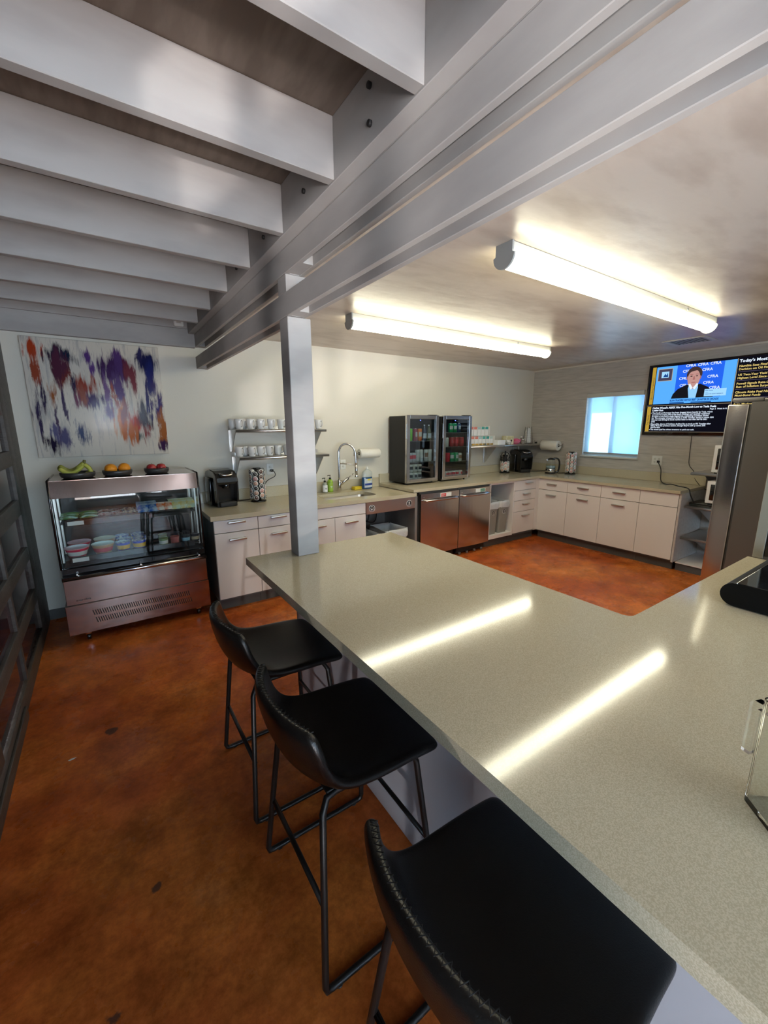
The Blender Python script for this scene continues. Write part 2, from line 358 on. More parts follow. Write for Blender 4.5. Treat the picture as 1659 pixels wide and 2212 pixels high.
# ------------------------------------------------------------------ the room
fl = struct('floor', MB().box(XW-.1, XE+.1, YS-.1, YN+.1, -.1, 0), 'floor')
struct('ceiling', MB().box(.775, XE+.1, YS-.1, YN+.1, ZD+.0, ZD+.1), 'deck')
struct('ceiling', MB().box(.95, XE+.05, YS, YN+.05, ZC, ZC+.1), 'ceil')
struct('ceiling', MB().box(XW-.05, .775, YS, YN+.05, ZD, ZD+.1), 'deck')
struct('wall_north', MB().box(XW-.1, XE+.1, YN, YN+.1, 0, ZD), 'wall')
wy0, wy1, wz0, wz1 = 2.64, 3.415, 1.20, 2.075
m = MB()
m.box(XE, XE+.12, YS, wy0, 0, ZD); m.box(XE, XE+.12, wy1, YN, 0, ZD)
m.box(XE, XE+.12, wy0, wy1, 0, wz0); m.box(XE, XE+.12, wy0, wy1, wz1, ZD)
we = struct('wall_east', m, 'plank')
m = MB(); random.seed(3)
for z in (.25, .50, .74, 1.0, 1.26, 1.50, 1.76, 2.0, 2.26):                 # thin joints between the wall boards
    for (a, b) in ((YS, YN),) if (z < wz0 or z > wz1) else ((YS, wy0-.01), (wy1+.01, YN)):
        m.box(XE-.0012, XE, a, b, z-.0012, z+.0012)
struct('trim_1', m, 'seam', we)
struct('trim_2', MB().box(XE-.016, XE, YS, YN, ZC-.018, ZC), 'wall')
# south front: wide glazed opening to the street
m = MB(); m.box(XW-.1, -.35, YS-.1, YS, 0, ZD); m.box(3.0, XE+.1, YS-.1, YS, 0, ZD)
m.box(-.35, 3.0, YS-.1, YS, 2.32, ZD); m.box(-.35, 3.0, YS-.1, YS, 0, .12)
struct('wall_south', m, 'wall')
m = MB()
for x in (-.35, .76, 1.88, 2.95): m.box(x, x+.05, YS-.08, YS-.02, .12, 2.32)
m.box(-.35, 3.0, YS-.08, YS-.02, 2.27, 2.32); m.box(-.35, 3.0, YS-.08, YS-.02, .12, .17)
wn = struct('window_2', m, 'frame'); struct('pane', MB().box(-.3, 2.95, YS-.055, YS-.05, .17, 2.27), 'wglass', wn)

# west side: timber framed glazed doors
def glazed(name, y0, y1, cols, glassmat):
    m = MB(); n = cols; st = .17
    rows = [(.12, .34), (.44, .665), (.765, 1.005), (1.115, 1.355), (1.46, 1.70), (1.81, 2.05)]
    m.box(XW-.045, XW, y0, y1, 2.05, 2.16, .003); m.box(XW-.045, XW, y0, y1, 0, .12, .003)
    ys = [y0+st+(y1-y0-2*st)*i/n for i in range(n+1)]
    m.box(XW-.045, XW, y0, y0+st, .12, 2.05, .003); m.box(XW-.045, XW, y1-st, y1, .12, 2.05, .003)
    for i in range(1, n): m.box(XW-.04, XW-.003, ys[i]-.02, ys[i]+.02, .12, 2.05, .003)
    for i in range(len(rows)-1): m.box(XW-.042, XW-.001, y0+st, y1-st, rows[i][1], rows[i+1][0], .004)
    d = struct(name, m, 'frame')
    g = MB()
    for (a, b) in rows:
        for i in range(n): g.box(XW-.026, XW-.020, ys[i]+.001, ys[i+1]-.001, a, b)
    struct('pane', g, glassmat, d)
    return d
m = MB(); m.box(XW-.1, XW, YS, YN, 2.16, ZD)
m.box(XW-.1, XW, YS, -2.4, 0, 2.16); m.box(XW-.1, XW, -.55, .3, 0, 2.16); m.box(XW-.1, XW, 4.05, YN, 0, 2.16)
struct('wall_west', m, 'frame')
M['dark_pane'] = mat('dark_glazing', (0.02, 0.019, 0.024), 0.05, col2=(0.07, 0.03, 0.035), nscale=2.2, lo=.5, hi=.62)
glazed('door_1', 2.14, 4.05, 2, 'dark_pane'); glazed('door_2', .30, 2.14, 2, 'dark_pane')
glazed('door_3', -2.4, -.55, 3, 'wglass')
struct('baseboard_west', MB().box(XW, XW+.014, .3, 2.85, 0, .075, .003), 'frame')
struct('baseboard_north', MB().box(XW, .69, YN-.012, YN, 0, .09, .003), 'toe')

# timber work: joists over the west strip, ledgers, header and the double beam on its post
JY = [-2.43, -1.95, -1.465, -.98, -.50, -.016, .467, .95, 1.435, 1.917, 2.40, 2.88, 3.36, 3.82]
j0 = None
for i, y in enumerate(JY):
    if j0 is None:
        j0 = MB().box(0, .775-XW, 0, .040, 0, .189, .002, 1).build('ceiling_joist', 'paint'); j = j0
    else: j = j0.copy(); C.objects.link(j)
    j.location = (XW, y, 2.455)
    k = len(JY)-1-i
    tag(j, ['grey painted ceiling joist nearest the wall with the painting', 'grey painted ceiling joist, second out from the painting wall',
            'grey painted ceiling joist, third out from the painting wall', 'grey painted ceiling joist, fourth out from the painting wall',
            'grey painted ceiling joist, fifth out from the painting wall', 'grey painted ceiling joist, sixth out from the painting wall',
            'grey painted ceiling joist nearest the camera at the top edge'][k] if k < 7 else 'grey painted ceiling joist behind the camera, out of the picture', 'joist', 'joists over the walkway')
lg = MB().box(.775, .829, YS, YN-.05, 2.4505, ZD, .002, 1).build('ledger_board', 'paint')
tag(lg, 'long grey ledger board with bolts that carries the ends of the ceiling joists', 'board')
bolts = []
for y in (.70, 1.20, 1.68, 2.16, 2.64, 3.12, 3.60, 4.0):
    for z in ((2.50, 2.595) if y < 1.4 else (2.52,)):
        MB().cyl(.009, -.010, 0, (.775, y, z), 'x', 12).build('bolt', 'blackm', lg)
wl = MB().box(XW+.001, .774, YN-.050, YN-.001, 2.49, ZD, .002, 1).build('wall_ledger', 'paint')
tag(wl, 'grey ledger board with three bolts high on the painting wall', 'board')
for x in (-.18, .22, .62): MB().cyl(.010, YN-.060, YN-.048, (x, 0, 2.555), 'y', 12).build('bolt', 'blackm', wl)
hb = MB().box(XW+.001, .828, YN-.045, YN-.001, 2.335, 2.489, .002, 1).build('wall_header', 'paint')
tag(hb, 'flat grey header board on the wall just above the painting', 'board')
em = thing('emergency_light', 'small white sensor box on the ledger above the painting', 'sensor', (.70, YN-.051, 2.545))
MB().box(-.04, .04, -.035, 0, -.045, .045, .01).build('housing', 'plate', em)
MB().box(-.018, .018, -.038, -.034, -.022, .022, .003).build('lens', 'melamine', em)
def beam(z0, z1, lab, spacer):
    b = thing('double_beam', lab, 'beam', (0, 0, z0)); h = z1-z0
    for x in (.8295, .9045):
        m = MB(); m.box(x, x+.024, YS, YN-.002, 0, h, .002, 1); m.build('beam_board', 'paint', b)
    for (a, c) in spacer: MB().box(.8536, .9044, a, c, 0.002, h-.002).build('spacer_block', 'paint', b)
    return b
beam(2.345, 2.4495, 'upper grey double beam of two planks gripping the post top', [(4.25, 4.32), (1.90, 2.05)])
beam(2.155, 2.262, 'lower grey double beam of two planks, open below, gripping the post', [(4.25, 4.32), (1.96, 2.05)])
struct('trim_3', MB().box(.829, .951, YS, YN, 2.4505, ZD), 'paint')
po = thing('timber_post', 'square grey timber post standing on the peninsula countertop', 'post', (.8315, 2.055, .9205))
MB().box(.0225, .0725, .003, .105, 1.236, 1.341).build('tenon', 'paint', po); MB().box(.0225, .0725, .003, .105, 1.4245, 1.528).build('tenon', 'paint', po)
MB().box(0, .124, 0, .108, 0, 1.2335, .003, 1).build('shaft', 'paint', po)
MB().box(0, .124, 0, .108, 1.343, 1.423, .002, 1).build('shaft_collar', 'paint', po)

# ------------------------------------------------------------------ ceiling lights
def tube_light(x0, y, lab):
    t = thing('tube_light', lab, 'ceiling light', (x0, y, ZC), 0, 'long ceiling lights over the kitchen'); Ln = 2.54
    MB().box(0.012, Ln-.012, -.046, .046, -.052, -.001, .003, 1).build('housing', 'lampw', t)
    a = [( .056*math.sin(PI*i/12-PI/2), -.052-.056*math.cos(PI*i/12-PI/2)*1.0) for i in range(13)]
    MB().prism(a, .014, Ln-.014, 'x', True).build('diffuser', 'tube', t)
    p = [(-.05, -.001), (-.05, -.05), (-.062, -.056)]+[(.063*math.sin(PI*i/12-PI/2), -.054-.063*math.cos(PI*i/12-PI/2)) for i in range(13)]+[(.062, -.056), (.05, -.05), (.05, -.001)]
    for x in (0, Ln-.012): MB().prism(p, x, x+.012, 'x').build('end_cap', 'lampg', t)
    MB().cyl(.012, -.004, 0.012, (Ln*.78, -.046, -.02), 'y', 12).build('knockout', 'lampg', t)
    return t
tube_light(1.71, 1.48, 'long glowing ceiling light nearer the camera, right of the beam')
tube_light(1.71, 2.99, 'long glowing ceiling light farther back, nearer the mug wall')
v = thing('ceiling_vent', 'small white air vent in the ceiling above the television', 'vent', (5.16, 1.95, ZC))
m = MB(); m.box(-.17, .17, -.19, -.155, -.008, 0, .002, 1); m.box(-.17, .17, .155, .19, -.008, 0, .002, 1); m.box(-.17, -.135, -.155, .155, -.008, 0); m.box(.135, .17, -.155, .155, -.008, 0)
m.build('frame', 'lampw', v); MB().box(-.135, .135, -.155, .155, -.0025, -.0005).build('backing', 'blackm', v)
m = MB()
for i in range(9): m.box(-.135, .135, -.15+i*.036, -.142+i*.036, -.008, -.002)
m.build('louvres', 'lampg', v)

# ------------------------------------------------------------------ east window
m = MB(); f = .035
for (a, b, c, d) in ((wy0, wy1, wz0, wz0+f), (wy0, wy1, wz1-f, wz1), (wy0, wy0+f, wz0+f, wz1-f), (wy1-f, wy1, wz0+f, wz1-f), (3.02, 3.075, wz0+f, wz1-f)):
    m.box(XE+.07, XE+.11, a, b, c, d, .002, 1)
wn = struct('window_1', m, 'lampw')
struct('pane', MB().box(XE+.088, XE+.092, wy0+f, wy1-f, wz0+f, wz1-f), 'wglass', wn)
struct('window_sill', MB().box(XE-.035, XE+.07, wy0-.01, wy1+.01, wz0-.022, wz0+.001, .004), 'lampw', wn)
rb = thing('roller_blind', 'white roller blind lowered in the bright window', 'blind', (XE, 0, 0))
MB().box(-.012, .055, wy0+.004, wy1-.004, wz1-.062, wz1-.002, .006).build('cassette', 'lampw', rb)
m = MB(); m.box(.022, .0235, wy0+.016, wy1-.012, wz0+.045, wz1-.06); m.build('fabric', 'shade', rb)
MB().box(.014, .032, wy0+.014, wy1-.010, wz0+.022, wz0+.047, .004).build('bottom_rail', 'lampg', rb)
# what the window looks out on
M['siding'] = mat('pale_siding', (0.42, 0.72, 0.78), .7); M['eave'] = mat('blue_eave', (0.13, 0.2, 0.5), .7)
nb = thing('neighbour_house', 'pale blue neighbouring house seen through the window blind', 'house', (7.4, 0, 0))
m = MB()
for i in range(18): m.prism([(0, i*.13), (.03, i*.13), (.012, i*.13+.13), (0, i*.13+.13)], 0, 1, 'y')
for vtx in m.bm.verts: vtx.co.x = -vtx.co.x; vtx.co.y = 1.0+vtx.co.y*2.80
m.build('siding', 'siding', nb); MB().box(-.25, .6, .8, 5.2, 1.86, 2.5).build('eave', 'eave', nb)

# ------------------------------------------------------------------ peninsula
pc = MB()
r = .035; ix, iy = 1.558, .655
poly = [(.585, -1.3), (2.85, -1.3), (2.85, iy)]+[(ix+r-r*math.sin(a), iy+r-r*math.cos(a)) for a in [PI/2*i/6 for i in range(7)]]+[(ix, 2.205), (.585, 2.205)]
pc.prism(poly, .880, .920, 'z'); bmesh.ops.bevel(pc.bm, geom=[e for e in pc.bm.edges if all(abs(v.co.z-.92) < 1e-4 for v in e.verts)], offset=.002, segments=2, affect='EDGES')
pt = pc.build('peninsula_countertop', 'quartz'); tag(pt, 'large speckled greenish beige stone countertop of the peninsula in front of the stools', 'countertop')
pb = thing('peninsula_cabinet', 'white panelled base under the peninsula countertop', 'cabinet', (0, 0, 0))
MB().box(.85, 1.53, -1.25, 2.14, .0, .8795).build('body', 'whiteb', pb); MB().box(1.53, 2.82, -1.25, .62, .0, .8795).build('body', 'whiteb', pb)
for i in range(4): MB().box(.840, .8495, -1.24+i*.847, -.40+i*.847, .105, .875, .002, 1).build('panel', 'whiteb', pb)
MB().box(.832, .8495, -1.25, 2.15, 0, .10, .004).build('plinth', 'whiteb', pb)
MB().box(.84, 1.53, 2.1405, 2.15, .0, .875, .002, 1).build('end_panel', 'whiteb', pb)

# ------------------------------------------------------------------ stools
def stool_mesh():
    cen = [(.240, .588), (.246, .606), (.233, .619), (.16, .622), (.06, .618), (-.04, .613), (-.12, .618), (-.175, .640), (-.208, .690), (-.226, .75), (-.236, .805), (-.240, .850)]
    edg = [(.228, .590), (.232, .606), (.216, .622), (.14, .634), (.06, .640), (-.02, .645), (-.085, .655), (-.128, .680), (-.152, .720), (-.166, .765), (-.176, .805), (-.184, .832)]
    NU = len(cen); NV = 13; bm = bmesh.new(); G = []
    for i in range(NU):
        row = []
        hw = [.212, .224, .230, .228, .230, .229, .226, .224, .224, .222, .216, .196][i]
        for j in range(NV):
            v = -1+2*j/(NV-1); k = abs(v)**2.3
            x = cen[i][0]*(1-k)+edg[i][0]*k; z = cen[i][1]*(1-k)+edg[i][1]*k
            row.append(bm.verts.new((x, v*hw, z)))
        G.append(row)
    for i in range(NU-1):
        for j in range(NV-1):
            f = bm.faces.new([G[i][j], G[i][j+1], G[i+1][j+1], G[i+1][j]]); f.smooth = True
    bmesh.ops.recalc_face_normals(bm, faces=bm.faces[:])
    if sum(f.normal.z for f in bm.faces) < 0: bmesh.ops.reverse_faces(bm, faces=bm.faces[:])
    me = bpy.data.meshes.new('seat_shell'); bm.to_mesh(me); rim = [v.co.copy() for v in G[-1]]
    side = [[G[i][j].co.copy() for i in range(5, NU)] for j in (0, NV-1)]
    bm.free(); return me, rim, side
def make_stool(label, loc, rz):
    t = thing('bar_stool', label, 'stool', loc, rz, 'black stools along the peninsula')
    me, rim, side = stool_mesh(); me.materials.append(M['leather'])
    o = bpy.data.objects.new('seat_shell', me); C.objects.link(o); o.parent = t
    so = o.modifiers.new('s', 'SOLIDIFY'); so.thickness = .032; so.offset = -1
    sb = o.modifiers.new('b', 'SUBSURF'); sb.levels = 2; sb.render_levels = 2
    # stitched piping that follows the rim of the back
    path = side[0][-3:-1]+rim+side[1][-3:-1][::-1]
    off = [p+Vector((-1, (.9 if p.y > 0 else -.9)*min(1, (abs(p.y)/.2)**4), 0)).normalized()*.013 for p in path]
    P = []
    for i in range(len(off)-1):
        for t_ in range(8): P.append(off[i].lerp(off[i+1], t_/8))
    P.append(off[-1])
    for _ in range(40): P = [P[0]]+[P[k-1]*.25+P[k]*.5+P[k+1]*.25 for k in range(1, len(P)-1)]+[P[-1]]
    P = P[16:-16]; ce = Vector((.0, 0, .55))
    z = []; acc = 0; st = .0075; last = P[0]; s = 1
    for i in range(1, len(P)):
        seg = P[i]-P[i-1]; L = seg.length; d = 0
        while acc+L-d >= st:
            d += st-acc; acc = 0; q = P[i-1]+seg*(d/L); kk = max(0, min(1, (abs(q.y)-.185)/.03)); nrm = Vector((0, kk*(1 if q.y > 0 else -1), 1.05-kk)).normalized()
            tg = seg.normalized(); wd = tg.cross(nrm).normalized(); zz = q+nrm*.0038+wd*(s*.0072); z.append(zz[:]); s = -s
        acc += L-d
    MB().tube(z, .0015, 5).build('stitching', 'thread', t)
    for sy in (-1, 1):
        m = MB(); yb, ym, ytp = sy*.246, sy*.222, sy*.165
        pts = [(-.213, yb, .03), (-.170, sy*.178, .545), (-.150, ytp, .578), (-.12, ytp, .586), (.12, ytp, .586), (.150, ytp, .578), (.168, sy*.178, .545), (.205, yb, .03), (.200, yb, .012), (.185, yb, .009), (-.190, yb, .009), (-.208, yb, .012)]
        m.tube(pts, .0102, 12, closed=True); m.build('leg', 'blackmetal', t)
        for xx in (-.17, .165): MB().cyl(.012, 0, .0045, (xx, yb, 0), 'z', 10).build('foot_pad', 'rubber', t)
    MB().tube([(-.190, -.215, .262), (-.190, .215, .262)], .0085, 8).build('crossbar', 'blackmetal', t)
    MB().tube([(.187, -.215, .262), (.187, .215, .262)], .0085, 8).build('footrest', 'blackmetal', t)
    m = MB(); m.box(-.15, .15, -.165, .165, .586, .596, .003); m.build('seat_bracket', 'blackmetal', t)
    return t
s1 = make_stool('black leather bar stool farthest from the camera, nearest the post', (.565, 1.712, 0), 0)
dup(s1, (.568, 1.075, 0), .0, 'black leather bar stool in the middle of the three')
dup(s1, (.575, .395, 0), .02, 'black leather bar stool nearest the camera, zigzag stitching large in view')

# ------------------------------------------------------------------ base cabinets
def handle(parent, x, z, w=.15):
    m = MB(); m.box(x-w/2, x+w/2, -.034, -.026, -.006+z, .012+z, .003)
    m.box(x-w/2+.004, x+w/2-.004, -.028, -.0, .004+z, .009+z, .001, 1)
    for s in (-1, 1): m.box(x+s*(w/2-.012)-.005, x+s*(w/2-.012)+.005, -.03, 0, -.006+z, .009+z, .001, 1)
    return m.build('handle', 'steelr', parent)
def front(name, parent, x0, x1, z0, z1, hx=None, hz=None, m='white'):
    o = MB().box(x0+.002, x1-.002, -.018, 0, z0+.002, z1-.002, .0018, 1).build(name, m, parent)
    if hx is not None:
        h = handle(o, hx, hz); h.location = (0, -.018, 0)
    return o
def cabinet(label, loc, rz, w, fronts, ztop, depth=.66, group=None, endl=False, btop=None):
    """local x right, y back, front plane y=0 (fronts sit proud of it)"""
    t = thing('base_cabinet', label, 'cabinet', loc, rz, group)
    m = MB(); m.box(.001, w-.001, .001, depth, .105, btop or ztop-.002); m.build('body', 'cabside', t)
    MB().box(.001, w-.001, .055, .075, 0, .105).build('toe_kick', 'toe', t)
    if endl: MB().box(-.004, .001, -.018, depth, .105, ztop-.002).build('end_panel', 'cabside', t)
    for (nm, a, b, c, d, hx, hz) in fronts: front(nm, t, a, b, c, d, hx, hz)
    return t
YF = 3.638
ZT = .840
cabinet('white base cabinet beside the display case, at the left end of the mug wall run', (.715, YF, 0), 0, .377,
        [('drawer', 0, .377, .722, ZT-.004, .188, .808), ('door', 0, .377, .12, .720, .188, .655)], ZT, endl=True)
cabinet('white base cabinet second from the left end, partly behind the post', (1.093, YF, 0), 0, .385,
        [('drawer', 0, .385, .722, ZT-.004, .188, .808), ('door', 0, .385, .12, .720, .188, .655)], ZT)
cabinet('white base cabinet under the sink with a plain upper panel and two doors', (1.479, YF, 0), 0, .756,
        [('false_front', 0, .756, .722, ZT-.004, None, 0), ('door', 0, .388, .12, .720, .205, .655), ('door', .388, .756, .12, .720, .572, .655)], ZT, btop=.69)
cabinet('white cabinet of four stacked drawers in the corner beside the slim bins', (4.655, YF, 0), 0, .467,
        [('drawer', 0, .467, .741, .882, .285, .835), ('drawer', 0, .467, .597, .739, .245, .685), ('drawer', 0, .467, .439, .595, .245, .54), ('drawer', 0, .467, .13, .437, .245, .375)], .885)
XF = 5.218
for i, (a, b, lab) in enumerate([(3.64, 3.18, 'white base cabinet under the window run, nearest the corner'), (3.18, 2.717, 'white base cabinet under the window, second from the corner'),
                 (2.717, 2.255, 'white base cabinet under the window run, third from the corner')]):
    w = a-b
    cabinet(lab, (XF, a, 0), E_, w, [('drawer', 0, w, .727, .882, w/2+.0, .812), ('door', 0, w, .12, .725, w/2+.0, .657)], .885, .64)
cabinet('white base cabinet without handles at the right end of the window run', (XF, 2.255, 0), E_, .40, [('panel', 0, .40, .727, .882, None, 0), ('panel', 0, .40, .12, .725, None, 0)], .885, .64)
cf = thing('corner_filler', 'narrow white filler strips in the inner cabinet corner', 'panel', (0, 0, 0))
MB().box(5.124, 5.199, 3.622, 3.637, .12, .882, .001, 1).build('filler_strip', 'white', cf)
MB().box(5.203, 5.216, 3.642, 3.70, .12, .882).build('filler_strip', 'white', cf); MB().box(5.124, 5.215, 3.70, 3.72, 0, .12).build('toe_kick', 'toe', cf)
MB().box(5.203, 5.86, 1.832, 1.852, .10, .883).build('end_board', 'melamine', cf)

# dishwashers
def dishwasher(label, x0, w, word, wm, grp):
    t = thing('dishwasher', label, 'dishwasher', (x0, YF, 0), 0)
    MB().box(.003, w-.003, .001, .60, .10, .883).build('tub', 'toe', t)
    m = MB(); n = 10; pr = [(.004+(w-.008)*i/n, -.030-.016*math.sin(PI*i/n)) for i in range(n+1)]
    poly = pr+[(w-.004, 0), (.004, 0)]
    m.prism(poly, .112, .856, 'z'); d = m.build('door', 'steel', t)
    m = MB(); pts = [(.035+(w-.07)*i/12, -.050-.035*math.sin(PI*i/12)**.6, .775+.004*math.sin(PI*i/12)) for i in range(13)]
    m.tube(pts, .0125, 10); m.build('handle', 'steelm', d)
    MB().box(w*.46, w*.46+.175, -.056, -.047, .800, .846, .002, 1).build('sign_magnet', 'lblw', d)
    MB().box(w*.46+.008+(0 if word == 'DIRTY' else .075), w*.46+.085+(0 if word == 'DIRTY' else .075), -.0575, -.056, .805, .842).build('sign_window', wm, d)
    text(word, .025, 'lblw', d, (w*.46+.012+(0 if word == 'DIRTY' else .075), -.0578, .814), 'sign_lettering', sx=.85)
    MB().box(.03, .12, -.0345, -.030, .812, .824).build('badge', 'steelr', d)
    m = MB(); m.box(.03, w-.03, .03, .05, .02, .112)
    m.build('kick_plate', 'blackm', t)
    m = MB()
    for i in range(4): m.cyl(.018, 0, .03, (.08+i*(w-.16)/3, .02, .0), 'z', 10)
    m.build('levelling_feet', 'greymetal', t)
    return t
dishwasher('left stainless dishwasher with a red DIRTY magnet, bowed front', 2.972, .612, 'DIRTY', 'red', None)
dishwasher('right stainless dishwasher with a green CLEAN magnet', 3.586, .566, 'CLEAN', 'green', None)

# stainless bay with bins beside the sink
tb = thing('bin_bay', 'stainless open bay under the counter right of the sink, holding bins', 'cabinet', (2.236, YF, 0))
MB().box(.003, .664, -.018, -.002, .705, .838, .002, 1).build('apron', 'steelr', tb)
MB().box(.664, .700, -.016, .62, .0, .838, .002, 1).build('side_panel', 'greymetal', tb)
MB().box(.003, .663, .60, .615, .0, .838).build('back_panel', 'greymetal', tb)
MB().box(.22, .32, .585, .60, .46, .58, .004).build('socket_box', 'blackm', tb)
m = MB(); m.tube([(.30, .56, .52), (.34, .5, .50), (.38, .52, .62), (.36, .57, .68), (.30, .58, .70)], .008, 8, sub=5); m.tube([(.33, .55, .49), (.42, .5, .47), (.5, .55, .52), (.52, .58, .66)], .007, 8, sub=5)
m.box(.26, .33, .53, .585, .49, .56, .01); m.build('plug_leads', 'rubber', tb)
MB().tube([(.14, .5, .70), (.10, .45, .55), (.05, .42, .40)], .014, 10, sub=5).build('drain_hose', 'blackm', tb)
def decal(parent, x, y, z, r, recyc):
    o = MB().cyl(r, -.0012, 0, (x, y, z), 'y', 28).build('decal', 'lblw', parent)
    MB().cyl(r*.86, -.0018, -.001, (x, y, z), 'y', 28).build('decal_disc', 'label', o)
    m = MB()
    if recyc:
        for k in range(3):
            a = k*2*PI/3+PI/2; m.tube([(x+r*.42*math.cos(a+t*.9-.45), y-.002, z+r*.12+r*.42*math.sin(a+t*.9-.45)) for t in (0, .5, 1, 1.5)], r*.09, 6)
    else: m.box(x-r*.18, x+r*.18, y-.0026, y-.0018, z-r*.15, z+r*.55, .0003, 1)
    m.box(x-r*.45, x+r*.45, y-.0026, y-.0018, z-r*.55, z-r*.38); m.build('decal_mark', 'lblw', o)
decal(tb, .075, -.018, .768, .037, True); decal(tb, .575, -.018, .768, .037, False)
def waste_bin(label, loc, w, d, h, body, liner, slim=False, decalk=None, grp=None):
    t = thing('waste_bin', label, 'bin', loc, 0, grp)
    b = bmesh.new(); k = .86
    def ring(s, z, bm_): return [(x*s, y*s, z) for x, y in rrect(-w/2, w/2, -d/2, d/2, .03)]
    m = MB(); R = [ring(k, 0, 0), ring(1, h, 0), ring(.97, h, 0), ring(k-.03, .01, 0)]; n = len(R[0]); vs = [p for r_ in R for p in r_]; fs = []
    for q in range(3):
        for i in range(n): fs.append([q*n+i, q*n+(i+1) % n, (q+1)*n+(i+1) % n, (q+1)*n+i])
    fs.append(list(range(n))[::-1]); fs.append([3*n+i for i in range(n)])
    m._add(vs, fs, False); m.build('body', body, t); b.free()
    m = MB(); random.seed(int(loc[0]*100)); prev = None; V = []; F = []; nn = 64
    base = rrect(-w/2, w/2, -d/2, d/2, .03, 15); base = [base[int(i*len(base)/nn)] for i in range(nn)]
    lv = [(1.045, h-.075), (1.06, h-.03), (1.04, h+.008), (.97, h+.010), (.90, h-.04), (.84, h-.20)]
    for li, (s, z) in enumerate(lv):
        for i, (x, y) in enumerate(base):
            wv = .012*math.sin(i*2.1+li)+random.uniform(-.006, .006); V.append((x*(s+wv*(1.5 if li in (0, 4, 5) else .6)), y*(s+wv), z+random.uniform(-.006, .006)*(2 if li in (0, 2, 3) else 1)))
    for li in range(len(lv)-1):
        for i in range(nn): F.append([li*nn+i, li*nn+(i+1) % nn, (li+1)*nn+(i+1) % nn, (li+1)*nn+i])
    m._add(V, F, True); m.build('liner', liner, t)
    if decalk is not None:
        decal(t, 0, -d/2*.955, h*.68, .033, decalk)
        MB().box(-.035, .035, -d/2*.985-.001, -d/2*.97, h*.82, h*.86).build('caption_strip', 'label', t)
    return t
waste_bin('low bin with a clear liner in the steel bay, nearer the sink', (2.365, 3.86, 0), .22, .34, .43, 'bin', 'liner')
waste_bin('low bin with a clear liner in the steel bay, nearer the dishwasher', (2.70, 3.87, 0), .30, .36, .45, 'binl', 'liner')
# open cubby with two slim bins
cb = thing('open_cubby', 'open white cubby between dishwasher and corner drawers', 'cabinet', (4.156, YF, 0))
MB().box(.0, .018, -.016, .6, .12, .882).build('side_panel', 'white', cb); MB().box(.478, .496, -.016, .6, .12, .882).build('side_panel', 'white', cb)
MB().box(.018, .478, -.016, .6, .12, .168, .001, 1).build('shelf', 'white', cb); MB().box(.018, .478, -.016, .0, .862, .882).build('rail', 'white', cb)
MB().box(.018, .478, .585, .6, .168, .86).build('back_panel', 'melamine', cb); MB().box(0, .496, .055, .075, 0, .12).build('toe_kick', 'toe', cb)
waste_bin('left slim grey bin with a recycling decal in the white cubby', (4.285, 3.82, .168), .19, .34, .44, 'bin', 'liner', True, True)
waste_bin('right slim grey bin in the white cubby, decal of an upright mark', (4.50, 3.82, .168), .19, .34, .44, 'bin', 'liner', True, False)

# ------------------------------------------------------------------ countertops along the walls
def slab(m, x0, x1, y0, y1, z0, z1): m.box(x0, x1, y0, y1, z0, z1, .002, 1)
sx0, sx1, sy0, sy1 = 1.885, 2.495, 3.765, 4.115
m = MB(); outer = [(.690, 3.60), (2.905, 3.60), (2.905, YN-.001), (.690, YN-.001)]; hole = rrect(sx0, sx1, sy0, sy1, .07, 6)
# top with sink cut-out: four wedges from the hole ring to the outer rectangle
n = len(hole); q = n//4
def side_pts(z):
    return [(x, y, z) for x, y in hole], [(x, y, z) for x, y in [(2.905, YN-.001), (.690, YN-.001), (.690, 3.60), (2.905, 3.60)]]
for z in (.88, .841):
    h, o = side_pts(z)
    for k in range(4):
        seg = h[k*q:(k+1)*q]; nxt = h[((k+1)*q) % n]
        for i in range(q-1): m._add([o[k], seg[i], seg[i+1]], [[0, 1, 2]])
        m._add([o[k], seg[-1], nxt, o[(k+1) % 4]], [[0, 1, 2, 3]])
h1, o1 = side_pts(.88); h2, o2 = side_pts(.841)
m._add(o1+o2, [[i, (i+1) % 4, 4+(i+1) % 4, 4+i] for i in range(4)]); m._add(h1+h2, [[i, (i+1) % n, n+(i+1) % n, n+i] for i in range(n)])
c1 = m.build('sink_countertop', 'quartz'); tag(c1, 'lower stone countertop along the mug wall with the sink cut into it', 'countertop')
MB().box(.70, 2.860, YN-.021, YN-.001, .8805, .995, .002, 1).build('backsplash', 'quartz', c1)
sk = thing('sink', 'undermount stainless sink basin below the tall tap', 'sink', ((sx0+sx1)/2, (sy0+sy1)/2, .70))
m = MB(); w2, d2 = (sx1-sx0)/2, (sy1-sy0)/2
ra = rrect(-w2-.004, w2+.004, -d2-.004, d2+.004, .07, 6); rb_ = rrect(-w2+.02, w2-.02, -d2+.02, d2-.02, .06, 6); n = len(ra)
vs = [(x, y, .139) for x, y in ra]+[(x, y, .02) for x, y in rb_]+[(x*.9, y*.85, 0) for x, y in rb_]
m._add(vs, [[i, (i+1) % n, n+(i+1) % n, n+i] for i in range(n)]+[[n+i, n+(i+1) % n, 2*n+(i+1) % n, 2*n+i] for i in range(n)]+[[2*n+i for i in range(n)]], True)
m.build('basin', 'steelr', sk); MB().cyl(.04, .001, .004, (0, .03, 0), 'z', 20).build('drain', 'chrome', sk)
m = MB()
poly = [(2.862, 3.60), (5.17, 3.60), (5.17, 1.838), (XE-.001, 1.838), (XE-.001, YN-.001), (2.862, YN-.001)]
m.prism(poly, .8865, .920, 'z'); bmesh.ops.bevel(m.bm, geom=[e for e in m.bm.edges if all(abs(v.co.z-.92) < 1e-4 for v in e.verts)], offset=.002, segments=2, affect='EDGES')
